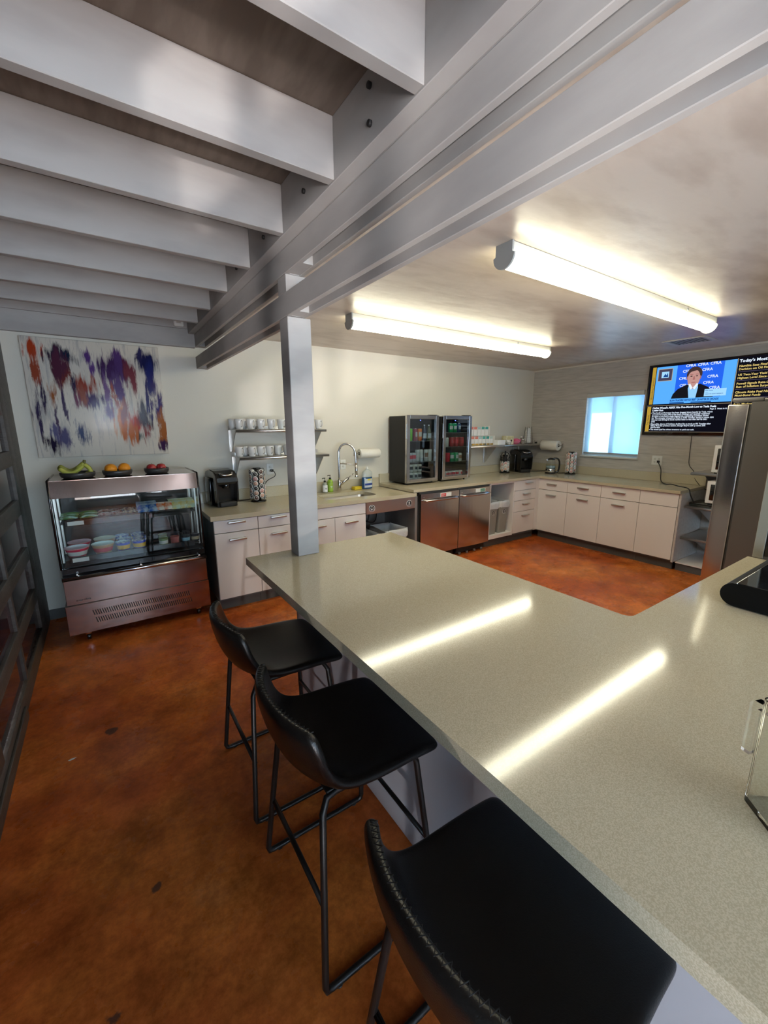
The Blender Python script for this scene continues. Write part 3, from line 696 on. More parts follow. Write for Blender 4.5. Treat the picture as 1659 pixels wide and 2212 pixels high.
c2 = m.build('corner_countertop', 'quartz'); tag(c2, 'raised stone countertop running under the drinks coolers and round the corner below the window', 'countertop')
m = MB(); m.box(2.87, XE-.021, YN-.021, YN-.001, .9205, 1.035, .002, 1); m.box(XE-.021, XE-.001, 1.84, YN-.022, .9205, 1.035, .002, 1); m.build('backsplash', 'quartz', c2)

# ------------------------------------------------------------------ wall art
pa = thing('painting', 'square glossy canvas of poured white, purple, navy and orange paint', 'painting', (.05, YN-.002, 1.845))
MB().box(-.468, .468, -.038, 0, -.462, .462, .003).build('canvas', 'painting', pa)

# ------------------------------------------------------------------ display case with snacks
dc = thing('refrigerated_display_case', 'stainless refrigerated snack display case under the painting', 'display case', (-.345, 3.675, 0)); W = .985
B = lambda x0, x1, y0, y1, z0, z1, nm, mt, bev=.002, par=None: MB().box(x0, x1, y0, y1, z0, z1, bev, 1).build(nm, mt, dc if par is None else par)
fb = B(-.012, W+.004, -.012, .56, .085, .318, 'base_panel', 'steelc_tint')
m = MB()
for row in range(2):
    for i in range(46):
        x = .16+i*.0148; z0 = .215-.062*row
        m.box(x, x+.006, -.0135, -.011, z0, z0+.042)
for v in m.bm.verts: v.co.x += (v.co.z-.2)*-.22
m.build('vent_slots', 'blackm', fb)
B(0, W, 0, .04, .318, .525, 'front_panel', 'steelc_tint'); B(0, .018, .04, .56, .318, .60, 'side_panel', 'blackm'); B(W-.018, W, .04, .56, .318, .60, 'side_panel', 'blackm')
B(.002, W-.002, .005, .04, .527, .60, 'upper_channel', 'blackg')
text('marchia', .022, 'label', dc, (.06, -.0008, .345), 'lettering', sx=1.3)
hr = MB().tube([(0.0, -.03, .535), (W, -.03, .535)], .016, 14).build('handle', 'steelm', dc)
for x in (.09, .50, .93): MB().cyl(.009, -.03, .005, (x, 0, .555), 'y', 12).build('handle_stud', 'chrome', hr)
B(.018, W-.018, .52, .56, .60, 1.235, 'back_wall', 'blackm'); B(.018, W-.018, .04, .52, .598, .606, 'deck_tray', 'blackm')
for x in (0, W-.006):
    m = MB(); m.prism([(.01, .60), (.56, .60), (.56, 1.245), (.03, 1.245), (.01, 1.12)], x, x+.006, 'x'); m.build('side_glass', 'glass', dc)
    m = MB(); m.tube([(x+.003, .008, .60), (x+.003, .006, 1.12), (x+.003, .03, 1.25), (x+.003, .55, 1.25)], .007, 8); m.build('edge_trim', 'blackg', dc)
B(0.006, W-.006, .032, .56, 1.238, 1.250, 'top_panel', 'steelc_tint')
m = MB(); m.quad((.006, .008, 1.125), (W-.006, .008, 1.125), (W-.006, .030, 1.246), (.006, .030, 1.246)); m.build('canopy_glass', 'steelc_tint', dc)
m = MB(); m.box(.006, W-.006, .007, .011, .61, 1.122); m.build('front_glass', 'glass', dc)
for z, nm in ((.915, 'upper'), (.645, 'lower')):
    sh = B(.03, W-.03, .10 if z > .8 else .05, .50, z, z+.008, 'shelf', 'blackm')
    y0 = .085 if z > .8 else .035
    MB().box(.06, W-.07, y0, y0+.012, z-.015, z+.03, .002, 1).build('price_rail', 'blackg', sh)
    MB().box(.075, .175, y0-.003, y0, z-.008, z+.022).build('price_card', 'lblw', sh)
m = MB()
for x in (.016, .965):
    for y in (.12, .40): m.box(x-.006, x+.006, y, y+.012, .62, 1.2)
m.build('shelf_posts', 'steelr', dc)
led = emis('cold_led', (.40, .80, 1.0), 4.0)
for z in (.895, 1.215): MB().box(.05, .42, .475, .487, z-.02, z+.010).build('light_strip', led, dc)
for x in (.10, W-.09):
    for y in (.06, .50):
        c_ = MB().cyl(.028, -.012, .012, (x, y, .0285), 'x', 16).build('caster', 'black', dc); MB().box(x-.02, x+.02, y-.02, y+.02, .05, .085, .003).build('caster_fork', 'chrome', c_)
# things inside: bowls, cups, jars and packets
def pot(label, cat, name, x, y, z, r0, r1, h, mc, lc, grp, band=None):
    t = thing(name, label, cat, (x, y, z), random.uniform(-3, 3), grp)
    MB().lathe([(0, 0), (r0, 0), (r0+.002, .003), (r1, h-.004), (r1, h), (r1-.004, h), (r1-.004, h-.003)], 28).build('body', mc, t)
    MB().lathe([(0, h+.001), (r1, h+.001), (r1+.003, h+.002), (r1+.003, h-.004)], 28).build('lid', lc, t)
    if band:
        MB().lathe([(r0+.0025+(r1-r0)*.25, h*.25), (r0+.0025+(r1-r0)*.7, h*.7)], 28).build('printed_band', band, t)
    return t
colm('pinkbowl', (.75, .03, .10)); colm('pinklid', (.75, .35, .38)); colm('tanbowl', (.55, .30, .12)); colm('tanlid', (.62, .48, .30))
colm('bluecup', (.02, .06, .55)); colm('bluelid', (.05, .08, .35), .3, col2=(.7, .7, .7), nscale=60); colm('yelband', (.75, .45, .05))
colm('greenjar', (.22, .30, .14)); colm('pinkjar', (.45, .13, .12)); colm('darkjar', (.015, .02, .03)); colm('lightblue', (.3, .55, .7))
X0, Y0 = -.345, 3.675; Z = .6535
bw = [('front pink noodle bowl on the lower shelf of the display case', .105, .135, .050, .076, .075, 'pinkbowl', 'pinklid', 'lblw'),
      ('rear pink noodle bowl behind the front one', .115, .32, .050, .076, .075, 'pinkbowl', 'pinklid', 'lblw'),
      ('front tan noodle bowl beside the pink bowl', .27, .135, .050, .074, .078, 'tanbowl', 'tanlid', 'red'),
      ('rear tan noodle bowl behind the front tan bowl', .285, .32, .050, .074, .078, 'tanbowl', 'tanlid', 'red')]
for (l, x, y, r0, r1, h, a, b, c) in bw: pot(l, 'noodle bowl', 'noodle_bowl', X0+x, Y0+y, Z, r0, r1, h, a, b, 'noodle bowls in the display case', c)
for i, (x, y) in enumerate([(.405, .12), (.415, .235), (.515, .12), (.525, .235), (.405, .36), (.52, .36)]):
    pot('blue cheese snack cup, %s of the %s column' % (['front', 'middle', 'front', 'middle', 'rear', 'rear'][i], ['left', 'left', 'right', 'right', 'left', 'right'][i]), 'snack cup', 'snack_cup',
        X0+x, Y0+y, Z, .038, .048, .075, 'bluecup', 'bluelid', 'blue snack cups', 'yelband')
for (l, x, y, a, b, c) in [('small green jar on the lower shelf of the display case', .69, .12, 'greenjar', 'greenjar', 'lblw'), ('small pink jar right of the green jar', .775, .12, 'pinkjar', 'pinkjar', None),
        ('small dark jar with a pale blue label', .86, .12, 'darkjar', 'darkjar', 'lightblue'), ('small dark jar with a cream label at the right end', .935, .12, 'darkjar', 'darkjar', 'tanlid'),
        ('green jar behind the front green jar', .70, .26, 'greenjar', 'greenjar', None), ('dark jar in the second row of the lower shelf', .80, .27, 'darkjar', 'darkjar', None), ('dark jar in the back row near the right end', .89, .27, 'darkjar', 'darkjar', None)]:
    pot(l, 'jar', 'snack_jar', X0+x, Y0+y, Z, .030, .033, .06, a, b, 'small jars in the display case', c)
def packet(label, x, y, z, w, d, h, c, rz, tilt, grp='snack packets on the upper shelf of the case', c2=None):
    t = MB(); n = 8; V = []; F = []
    for i in range(n+1):
        for j in range(n+1):
            u, v = i/n, j/n; k = (math.sin(PI*u)*math.sin(PI*v))**.5
            V.append(((u-.5)*w, (v-.5)*d, h/2+k*h/2+.0015*math.sin(i*4+j*3)))
    m0 = len(V); V += [(x_, y_, h/2-(z_-h/2)) for x_, y_, z_ in V]
    for q in (0, m0):
        for i in range(n):
            for j in range(n): F.append([q+i*(n+1)+j, q+(i+1)*(n+1)+j, q+(i+1)*(n+1)+j+1, q+i*(n+1)+j+1])
    t._add(V, F, True); o = t.build('snack_packet', c); tag(o, label, 'snack packet', grp)
    o.location = (x, y, z); o.rotation_euler = (tilt, 0, rz); return o
colm('pgreen', (.10, .30, .05), .3, col2=(.3, .35, .08), nscale=25); colm('pbrown', (.20, .05, .04), .25, col2=(.45, .3, .25), nscale=40); colm('pblue', (.03, .12, .45), .25, col2=(.4, .5, .65), nscale=22)
colm('porange', (.75, .16, .03), .3, col2=(.8, .75, .7), nscale=18); colm('pyellow', (.65, .55, .2), .3, col2=(.55, .7, .6), nscale=18); colm('pdark', (.03, .03, .04), .25, col2=(.5, .42, .25), nscale=40)
Zu = .924
random.seed(5)
gi = 0
for (kind, c, xs, w, d) in [('green', 'pgreen', (.085, .205), .115, .15), ('brown', 'pbrown', (.31, .385), .10, .05), ('dark', 'pdark', (.47, .53), .09, .04),
                            ('blue', 'pblue', (.575, .64), .085, .11), ('orange and white', 'porange', (.695, .755), .075, .10), ('pale yellow', 'pyellow', (.82, .88, .925), .085, .11)]:
    for i, x in enumerate(xs):
        for k in range(2 if kind != 'orange and white' else 1):
            tl = 0 if kind in ('green', 'brown', 'dark') else .55
            packet('%s snack packet in the display case, %s, %s' % (kind, ['left', 'right', 'far right'][i], 'in front' if k == 0 else 'behind'),
                   X0+x, Y0+.175+k*(.11 if tl else .13), Zu+(.016 if not tl else .042), w, d, .030 if not tl else .022, c, random.uniform(-.12, .12), tl)
# fruit bowls on top
def fruit_bowl(label, x, y, r):
    t = thing('fruit_bowl', label, 'bowl', (x, y, 1.2505), 0, 'dark bowls on the display case')
    MB().lathe([(0, 0), (r*.8, 0), (r*.93, .008), (r*.99, .025), (r, .042), (r-.006, .043), (r-.010, .026), (r*.86, .012), (0, .009)], 40).build('bowl', 'stone', t); return t
fruit_bowl('dark stoneware bowl holding bananas, left of the three', -.165, 3.86, .112)
fruit_bowl('dark stoneware bowl holding two oranges, middle of the three', .088, 3.87, .102)
fruit_bowl('dark stoneware bowl holding two apples, right of the three', .362, 3.88, .092)
bn = thing('banana_bunch', 'bunch of greenish yellow bananas lying in the left bowl', 'bananas', (-.165, 3.855, 1.262), .05)
for k in range(4):
    a = -.30+.24*k; pts = []
    for i in range(9):
        s = i/8; pts.append((.045-s*.165*math.cos(a*.6)+.02*s*s, -.045*s*1.6+k*.028*s-.01*(1-s)+.015, .083-.068*math.sin(min(1, s*1.35)*PI/2)+.045*s*s*s+k*.004))
    b = MB(); P = [Vector(p) for p in pts]
    b.tube([p[:] for p in P], .0165, 8, sub=3)
    b.sphere(.0165, pts[-1], 1, 1, 1, 10); b.build('banana', 'banana', bn)
for k in range(2):
    b = MB(); b.tube([(.047, .0, .085), (.075, -.01+k*.02, .055), (.082, -.02+k*.035, .015), (.06, -.04+k*.05, -.002+.018)], .016, 8, sub=4); b.sphere(.016, (.06, -.04+k*.05, .016), n=10); b.build('banana', 'banana', bn)
b = MB(); b.tube([(.043, .002, .075), (.048, .002, .10), (.052, 0, .118)], .010, 8); b.build('stem', 'stem', bn)
def orange(x, y, l):
    o = MB().sphere(.043, (0, 0, .0415), 1, 1, .96, 24).build('orange', 'orange'); tag(o, l, 'orange', 'oranges'); o.location = (x, y, 1.2605); return o
orange(.046, 3.865, 'left orange in the middle bowl'); orange(.137, 3.885, 'right orange in the middle bowl')
def apple(x, y, l):
    t = thing('apple', l, 'apple', (x, y, 1.2605), 0, 'apples')
    MB().lathe([(0, .004), (.014, 0), (.028, .008), (.036, .026), (.037, .04), (.030, .056), (.016, .064), (.006, .060), (0, .056)], 24).build('flesh', 'apple', t)
    MB().tube([(0, 0, .056), (.002, 0, .066), (.005, 0, .074)], .0015, 6).build('stem', 'stem', t)
apple(.325, 3.865, 'left apple, dark red, in the right bowl'); apple(.397, 3.885, 'right apple, brighter red, in the right bowl')

# ------------------------------------------------------------------ wall shelves, mugs
def wall_shelf(label, x0, x1, y_front, z, braces, ywall=YN, loc=(0, 0, 0), rz=0, joint=None, thick=.030, bd=.22):
    t = thing('steel_shelf', label, 'shelf', loc, rz)
    m = MB(); m.box(x0, x1, y_front+.012, ywall-.003, z-.006, z, .001, 1)
    m.tube([(x0, y_front+.014, z-.014), (x1, y_front+.014, z-.014)], .0145, 14); m.build('shelf_plate', 'steelr', t)
    m = MB(); m.box(x0, x1, ywall-.006, ywall-.002, z, z+.035, .001, 1); m.build('upstand', 'steelr', t)
    for x in braces:
        m = MB(); m.prism([(y_front+.05, z-.007), (ywall-.004, z-.007), (ywall-.004, z-bd), (ywall-.03, z-bd)], x-.002, x+.002, 'x')
        m.box(x-.014, x+.014, ywall-.006, ywall-.002, z-bd, z-.007); m.build('brace', 'steelr', t)
    if joint: MB().tube([(joint-.003, y_front+.014, z-.014), (joint+.003, y_front+.014, z-.014)], .0155, 14).build('joint', 'steelm', t)
    return t
wall_shelf('upper of the two stainless mug shelves behind the post', 1.07, 2.015, 4.04, 1.597, (1.085, 1.985))
wall_shelf('lower of the two stainless mug shelves behind the post', 1.085, 2.035, 4.03, 1.335, (1.10, 2.0), bd=.24)
wall_shelf('long stainless shelf with tea and sugar right of the drinks coolers', 4.14, 5.83, 4.02, 1.352, (4.28, 4.78, 5.60), joint=4.865, bd=.27)
def make_mug(label, loc, rz):
    t = thing('mug', label, 'mug', loc, rz, 'white mugs on the steel shelves')
    MB().lathe([(0, 0), (.028, 0), (.031, .004), (.037, .04), (.0415, .075), (.043, .098), (.041, .099), (.0385, .075), (.033, .03), (.02, .008), (0, .007)], 32).build('cup', 'ceramic', t)
    MB().tube([(0, -.038, .080), (0, -.056, .083), (0, -.066, .066), (0, -.062, .042), (0, -.048, .026), (0, -.035, .024)], .0055, 8, sub=5).build('handle', 'ceramic', t)
    return t
mg = make_mug('front left white mug on the upper shelf', (1.130, 4.13, 1.598), .25)
sp = [('second white mug from the left at the front of the upper shelf', 1.240, 4.13), ('third white mug from the left at the front of the upper shelf', 1.343, 4.13), ('fourth white mug from the left at the front of the upper shelf', 1.448, 4.13),
      ('fifth white mug on the upper shelf, half hidden by the post', 1.551, 4.135), ('white mug at the right end of the upper shelf, right of the post', 1.966, 4.13), ('white mug on the upper shelf right beside the post edge', 1.865, 4.15),
      ('white mug at the back left corner of the upper shelf', 1.095, 4.235), ('white mug at the back of the upper shelf, second from the left', 1.20, 4.24), ('white mug at the back of the upper shelf, third from the left', 1.31, 4.24)]
for (l, x, y) in sp: dup(mg, (x, y, 1.598), random.uniform(.15, .5), l)
for (l, x, y) in [('front left white mug on the lower shelf', 1.118, 4.15), ('second white mug at the front of the lower shelf', 1.232, 4.115), ('third white mug at the front of the lower shelf', 1.326, 4.13),
                  ('fourth white mug at the front of the lower shelf', 1.418, 4.14), ('white mug turned sideways on the lower shelf, left of the post', 1.525, 4.20), ('white mug on the lower shelf at the edge of the post', 1.60, 4.13),
                  ('white mug behind the second one on the lower shelf', 1.195, 4.215)]:
    dup(mg, (x, y, 1.336), 1.4 if 'sideways' in l or l.startswith('front left') and False else random.uniform(.1, .45), l)

# ------------------------------------------------------------------ outlets
def outlet(label, loc, rz, wide=False):
    t = thing('wall_outlet', label, 'outlet', loc, rz); w = .06 if wide else .036
    MB().box(-w, w, -.006, 0, -.058, .058, .003).build('plate', 'plate', t)
    for x in ((-.024, .024) if wide else (0,)):
        for z in (-.02, .02):
            MB().cyl(.014, -.0075, -.005, (x, 0, z), 'y', 16).build('socket', 'lampw', t)
    return t
outlet('white outlet on the wall behind the left pod carousel', (1.472, YN, 1.18), 0)
outlet('white outlet behind the tall sink tap', (2.36, YN, 1.18), 0)
outlet('white outlet on the board wall below the television', (XE, 2.40, 1.185), E_, True)
outlet('white outlet under the long shelf, above the right coffee maker', (5.50, YN, 1.24), 0)
def cable(label, pts, r=.004, ends=None):
    t = thing('power_cable', label, 'cable', pts[0])
    o = Vector(pts[0]); MB().tube([(Vector(p)-o)[:] for p in pts], r, 8, sub=8).build('cord', 'rubber', t)
    if ends is not None: MB().box(*[v for p in zip((-.014, -.014, -.014), (.014, .014, .014)) for v in p], .004).build('plug', 'black', t)
    return t
cable('black power cable from the outlet to behind the left pod carousel', [(1.485, 4.305, 1.165), (1.50, 4.27, 1.15), (1.49, 4.24, 1.11), (1.40, 4.22, 1.07), (1.34, 4.24, .98), (1.25, 4.27, .892), (1.07, 4.25, .886), (1.01, 4.24, .886)], .004, 1)
cable('thick black cable hanging from the outlet across the counter end to the lower shelf', [(5.860, 2.375, 1.17), (5.82, 2.35, 1.15), (5.80, 2.31, 1.08), (5.78, 2.29, .96), (5.72, 2.24, .927), (5.60, 2.15, .927), (5.50, 2.06, .945), (5.42, 1.95, .940), (5.37, 1.87, .940), (5.345, 1.822, .925), (5.335, 1.795, .86), (5.36, 1.75, .772), (5.42, 1.70, .765)], .006, 1)
cable('thin dark cable hanging down the wall below the television', [(5.868, 2.055, 1.50), (5.868, 2.05, 1.3), (5.868, 2.04, 1.16), (5.862, 1.98, 1.08), (5.862, 1.96, 1.0), (5.85, 1.87, .90), (5.80, 1.75, .86), (5.75, 1.66, .80)], .0035)
cable('black cable between the right coffee maker and the kettle', [(5.47, 4.16, .926), (5.55, 4.10, .925), (5.64, 4.02, .925), (5.74, 3.98, .925), (5.82, 3.96, .926)], .004)
cable('looping black cables behind the kettle by the right pod carousel', [(5.62, 3.66, .93), (5.70, 3.60, .926), (5.79, 3.58, .94), (5.84, 3.57, 1.04), (5.855, 3.52, 1.10), (5.86, 3.47, 1.09)], .004)

# ------------------------------------------------------------------ coffee makers
def coffee_maker(label, loc, rz):
    t = thing('coffee_maker', label, 'coffee maker', loc, rz); w = .102
    # side profile in y-z, front at -y
    prof = [(-.125, .0), (.14, 0), (.15, .03), (.15, .30), (.13, .325), (.06, .345), (-.06, .338), (-.115, .315), (-.145, .275), (-.150, .235), (-.142, .215), (-.06, .212), (-.05, .06), (-.125, .045)]
    m = MB(); m.prism(prof, -w+.012, w-.012, 'x'); m.build('body', 'black', t)
    for s in (-1, 1):
        m = MB(); p = [(-.138, .045), (.15, .0), (.155, .30), (.13, .326), (.05, .340), (-.07, .330), (-.128, .295), (-.152, .24), (-.148, .12)]
        m.prism(p, s*(w-.014), s*w, 'x'); m.build('side_shell', 'blackg' if s < 0 else 'black', t)
    MB().box(-w+.02, w-.02, -.150, -.05, 0, .05, .012).build('drip_tray', 'blackm', t)
    m = MB(); m.tube([(-.06, -.125, .318), (-.045, -.152, .305), (0, -.160, .300), (.045, -.152, .305), (.06, -.125, .318)], .008, 8, sub=4); m.build('lid_handle', 'steelm', t)
    MB().cyl(.035, .175, .213, (0, -.10, 0), 'z', 20, .042).build('brew_head', 'blackg', t)
    MB().box(-w-.022, -w-.001, -.02, .13, .0, .27, .01).build('water_tank', 'blackg', t)
    return t
coffee_maker('black single-cup coffee maker at the left end of the sink counter', (.925, 4.13, .881), .10)
k2 = coffee_maker('black single-cup coffee maker in the corner under the long shelf', (5.40, 4.115, .921), -.35)

# ------------------------------------------------------------------ pod carousels
podc = [colm('pod_tan', (.62, .35, .25), .35), colm('pod_brown', (.12, .06, .045), .35), colm('pod_dark', (.05, .045, .05), .35), colm('pod_pink', (.60, .30, .28), .35), colm('pod_white', (.62, .58, .54), .35)]
pm = {}
def pod_meshes():
    b = MB(); b.lathe([(0, -.040), (.016, -.040), (.018, -.037), (.0225, -.004), (.0255, -.002), (.0255, 0)], 18, axis='y'); o = b.build('cup', 'lblw'); cup = o.data; bpy.data.objects.remove(o)
    b = MB(); b.lathe([(.0255, 0), (.0255, .0012), (.019, .0014)], 18, axis='y'); o = b.build('r', 'lblw'); rim = o.data; bpy.data.objects.remove(o)
    b = MB(); b.lathe([(.0195, .0013), (.019, .0022), (0, .0022)], 18, axis='y'); o = b.build('f', podc[0]); f = o.data; bpy.data.objects.remove(o)
    b = MB(); b.tube([(-.008, .0026, -.004), (0, .0026, .008), (.009, .0026, -.002)], .0016, 5); o = b.build('f', 'lblw'); mk = o.data; bpy.data.objects.remove(o)
    return cup, rim, f, mk
pcup, prim, pfoil, pmark = pod_meshes(); foils = []
for c in podc:
    f_ = pfoil.copy(); f_.materials.clear(); f_.materials.append(c); foils.append(f_)
def pod(label, grp, pos, ang, fi):
    t = thing('coffee_pod', label, 'coffee pod', pos, ang+PI/2+PI, grp)      # foil faces outwards
    t.rotation_euler = (-.12, 0, ang-PI/2)
    for nm, me in (('cup', pcup), ('rim', prim), ('foil', foils[fi]), ('emblem', pmark)):
        o = bpy.data.objects.new(nm, me); C.objects.link(o); o.parent = t
    return t
def carousel(label, loc, nrow, ncol, plabel, grp, a0=0., order=(1, 0, 2, 0, 3, 2, 0, 1), loops=False, hide=0, h=.36, R=.068, view=-PI/2):
    t = thing('pod_carousel', label, 'pod rack', loc)
    MB().lathe([(0, 0), (.075, 0), (.078, .006), (.070, .014), (.02, .018), (0, .018)], 32).build('base', 'black', t)
    MB().cyl(.030, .018, h-.03, (0, 0, 0), 'z', 16).build('column', 'blackm', t)
    MB().cyl(.04, h-.035, h-.02, (0, 0, 0), 'z', 20).build('top_cap', 'black', t)
    dz = (h-.075)/nrow
    for c in range(ncol):
        a = a0+2*PI*c/ncol; st = (c % 2)*.5*dz
        for r_ in range(nrow):
            z = .045+dz*(r_)+st*.9; fi = order[(c*3+r_*(1 if c % 2 else 2)) % len(order)] if c % 2 else order[(c+r_) % len(order)]
            if r_ >= nrow-hide or z > h-.01:
                ring = MB(); ring.tube([(.026*math.cos(u), 0, .026*math.sin(u)) for u in [2*PI*k/14 for k in range(14)]], .0025, 6, closed=True)
                o = ring.build('pod_holder', 'blackm', t); o.location = (R*math.cos(a), R*math.sin(a), z); o.rotation_euler = (-.5, 0, a-PI/2); continue
            ring = MB(); ring.tube([(.0262*math.cos(u), -.006, .0262*math.sin(u)) for u in [2*PI*k/12 for k in range(12)]], .0018, 5, closed=True)
            o = ring.build('pod_holder', 'blackm', t); o.location = (R*math.cos(a), R*math.sin(a), z); o.rotation_euler = (-.12, 0, a-PI/2)
            d = math.cos(a-view)
            if d > -.45: pod(plabel, grp, (loc[0]+R*math.cos(a), loc[1]+R*math.sin(a), loc[2]+z), a, fi)
    if loops:
        m = MB()
        for k in range(6):
            a = a0+2*PI*k/6; m.tube([(.01*math.cos(a), .01*math.sin(a), h+.02), (.04*math.cos(a), .04*math.sin(a), h+.015), (.072*math.cos(a), .072*math.sin(a), h-.03), (.07*math.cos(a), .07*math.sin(a), h-.07)], .004, 6, sub=4)
        m.cyl(.012, h-.03, h+.04, (0, 0, 0), 'z', 12); m.build('crown', 'blackm', t)
carousel('tall black carousel full of coffee pods beside the left coffee maker', (1.268, 4.13, .881), 6, 8, 'coffee pod in the carousel beside the left coffee maker', 'coffee pods by the left coffee maker', a0=-PI/2-.55, view=-2.0, R=.074)
carousel('black carousel with empty wire loops at its top, left of the corner coffee maker', (5.085, 4.17, .921), 5, 8, 'coffee pod in the half empty carousel under the long shelf', 'coffee pods in the half empty carousel', a0=-PI/2+.1, loops=True, hide=2, h=.29, R=.062, order=(4, 0, 4, 3, 2), view=-2.1)
carousel('black carousel full of coffee pods right of the kettle under the window', (5.715, 3.475, .921), 6, 8, 'coffee pod in the carousel right of the kettle', 'coffee pods right of the kettle', a0=-2.4, h=.35, order=(3, 0, 4, 3, 4), view=-2.5)

# ------------------------------------------------------------------ sink area
tp = thing('kitchen_tap', 'tall brushed steel arched spray tap behind the sink', 'tap', (2.245, 4.215, .881), -.15)
MB().cyl(.021, 0, .135, n=24).build('base', 'steel', tp)
MB().tube([(0, 0, .13), (0, 0, .42), (.004, 0, .47), (.03, -.012, .525), (.085, -.035, .548), (.14, -.06, .52), (.172, -.075, .46), (.178, -.078, .39), (.18, -.079, .32)], .0125, 12, sub=6).build('spout', 'steel', tp)
MB().tube([(.18, -.079, .33), (.181, -.079, .24), (.182, -.08, .19)], .0165, 14).build('spray_head', 'steel', tp)
MB().cyl(.024, .165, .19, (.182, -.08, 0), n=20, r2=.017).build('nozzle', 'chrome', tp)
MB().tube([(0, 0, .325), (.09, -.035, .318), (.175, -.077, .310)], .007, 10).build('docking_arm', 'steel', tp)
m = MB(); m.tube([(.005, 0, .075), (.105, -.02, .155)], .017, 14); m.tube([(.10, -.02, .15), (.165, -.03, .205)], .006, 10); m.build('lever', 'steel', tp)
def soap(label, loc, r, h, mc, lc, rz=0):
    t = thing('soap_dispenser', label, 'soap', loc, rz)
    MB().lathe([(0, 0), (r*.95, 0), (r, .004), (r, h*.78), (r*.8, h*.92), (r*.38, h), (0, h)], 24).build('bottle', mc, t)
    MB().lathe([(r+.0006, h*.1), (r+.0006, h*.72)], 24, a0=-PI*.9, a1=-PI*.1).build('label_sleeve', lc, t)
    m = MB(); m.cyl(r*.42, h, h+.018, n=16); m.cyl(.003, h+.015, h+.045, n=8); m.tube([(.006, 0, h+.046), (-.028, -.006, h+.046), (-.034, -.007, h+.040)], .0045, 8); m.build('pump', 'black', t)
    m = MB(); m.box(-r*.35, r*.35, -r-.0012, -r-.0006, h*.42, h*.47); m.box(-r*.25, r*.25, -r-.0012, -r-.0006, h*.33, h*.36); m.build('lettering', 'label' if lc == 'lblw' else 'lblw', t)
colm('amber_clear', (.28, .30, .24), .12, coat=.5); colm('lime_label', (.30, .48, .05), .4)
soap('small clear soap bottle with white label, left of the tap', (2.068, 4.235, .881), .030, .12, 'amber_clear', 'lblw')
soap('green soap bottle with black pump beside the tap', (2.150, 4.262, .881), .033, .145, 'limesoap', 'lime_label')
so = thing('sponge_pair', 'two yellow sponges stacked behind the sink', 'sponges', (2.49, 4.235, .881), .12)
MB().box(-.055, .055, -.035, .035, 0, .018, .005).build('sponge', 'sponge', so); MB().box(-.050, .056, -.032, .036, .0185, .036, .006).build('sponge', 'sponge', so)
sc_ = thing('scrub_sponge', 'yellow sponge lying on the counter left of the post', 'sponge', (1.66, 4.12, .881), .5); MB().box(-.05, .05, -.03, .03, 0, .018, .005).build('pad', 'sponge', sc_)
dw = thing('dish_soap_bottle', 'large blue dish soap bottle with white cap beside the towel roll', 'dish soap', (2.625, 4.215, .881), .15)
def oval(m, prof, k): m.T = Matrix.Diagonal((1, k, 1, 1)); m.lathe(prof, 32); m.T = Matrix.Identity(4); return m
oval(MB(), [(0, 0), (.070, 0), (.078, .008), (.080, .06), (.077, .135), (.075, .145), (0, .145)], .5).build('liquid', 'bluesoap', dw)
oval(MB(), [(.0755, .1455), (.074, .18), (.066, .205), (.045, .222), (.022, .232), (.018, .24)], .5).build('bottle_shoulder', 'soapclear', dw)
MB().cyl(.018, .238, .258, n=16, r2=.012).build('cap', 'lblw', dw); MB().cyl(.006, .257, .272, n=10).build('nozzle', 'lblw', dw)
colm('dishblue', (.02, .05, .25)); colm('dishyellow', (.7, .6, .1)); colm('palegrey', (.5, .55, .58))
m = MB(); m.T = Matrix.Diagonal((1.012, .515, 1, 1)); m.lathe([(.0785, .02), (.080, .06), (.0775, .125)], 24, a0=-PI*.78, a1=-PI*.22); m.T = Matrix.Identity(4); lb = m.build('front_label', 'palegrey', dw)
m = MB(); m.T = Matrix.Diagonal((1.03, .53, 1, 1)); m.lathe([(.080, .045), (.080, .07)], 24, a0=-PI*.76, a1=-PI*.24); m.T = Matrix.Identity(4); m.build('label_band', 'dishblue', lb)
m = MB(); m.T = Matrix.Diagonal((1.03, .53, 1, 1)); m.lathe([(.078, .105), (.0772, .125)], 12, a0=-PI*.6, a1=-PI*.4); m.T = Matrix.Identity(4); m.build('label_badge', 'dishyellow', lb)
text('Dawn', .026, 'lblw', lb, (-.032, -.0445, .078), 'lettering', bold=.0006)
def towel(label, loc, rz, L, R, flip=1):
    t = thing('paper_towel_roll', label, 'paper towel', loc, rz)
    MB().lathe([(.020, 0), (R-.004, 0), (R, .004), (R, L-.004), (R-.004, L), (.020, L), (.020, 0)], 40, axis='x').build('roll', 'paper', t)
    MB().lathe([(.0195, -.001), (.0195, L+.001), (.016, L+.001), (.016, -.001), (.0195, -.001)], 20, axis='x').build('core', 'blackm', t)
    m = MB(); xs = -.012 if flip > 0 else L+.012
    m.tube([(xs, .085, .0), (xs, .0, 0), (L*.5, 0, 0)], .006, 8); m.box(xs-.016, xs+.016, .078, .086, -.03, .03, .002); m.build('holder', 'steelm', t)
towel('paper towel roll on the mug wall right of the sink tap', (2.535, 4.243, 1.305), 0, .28, .056)
towel('paper towel roll on the board wall at the corner above the kettle', (5.793, 4.03, 1.325), E_, .285, .075, -1)

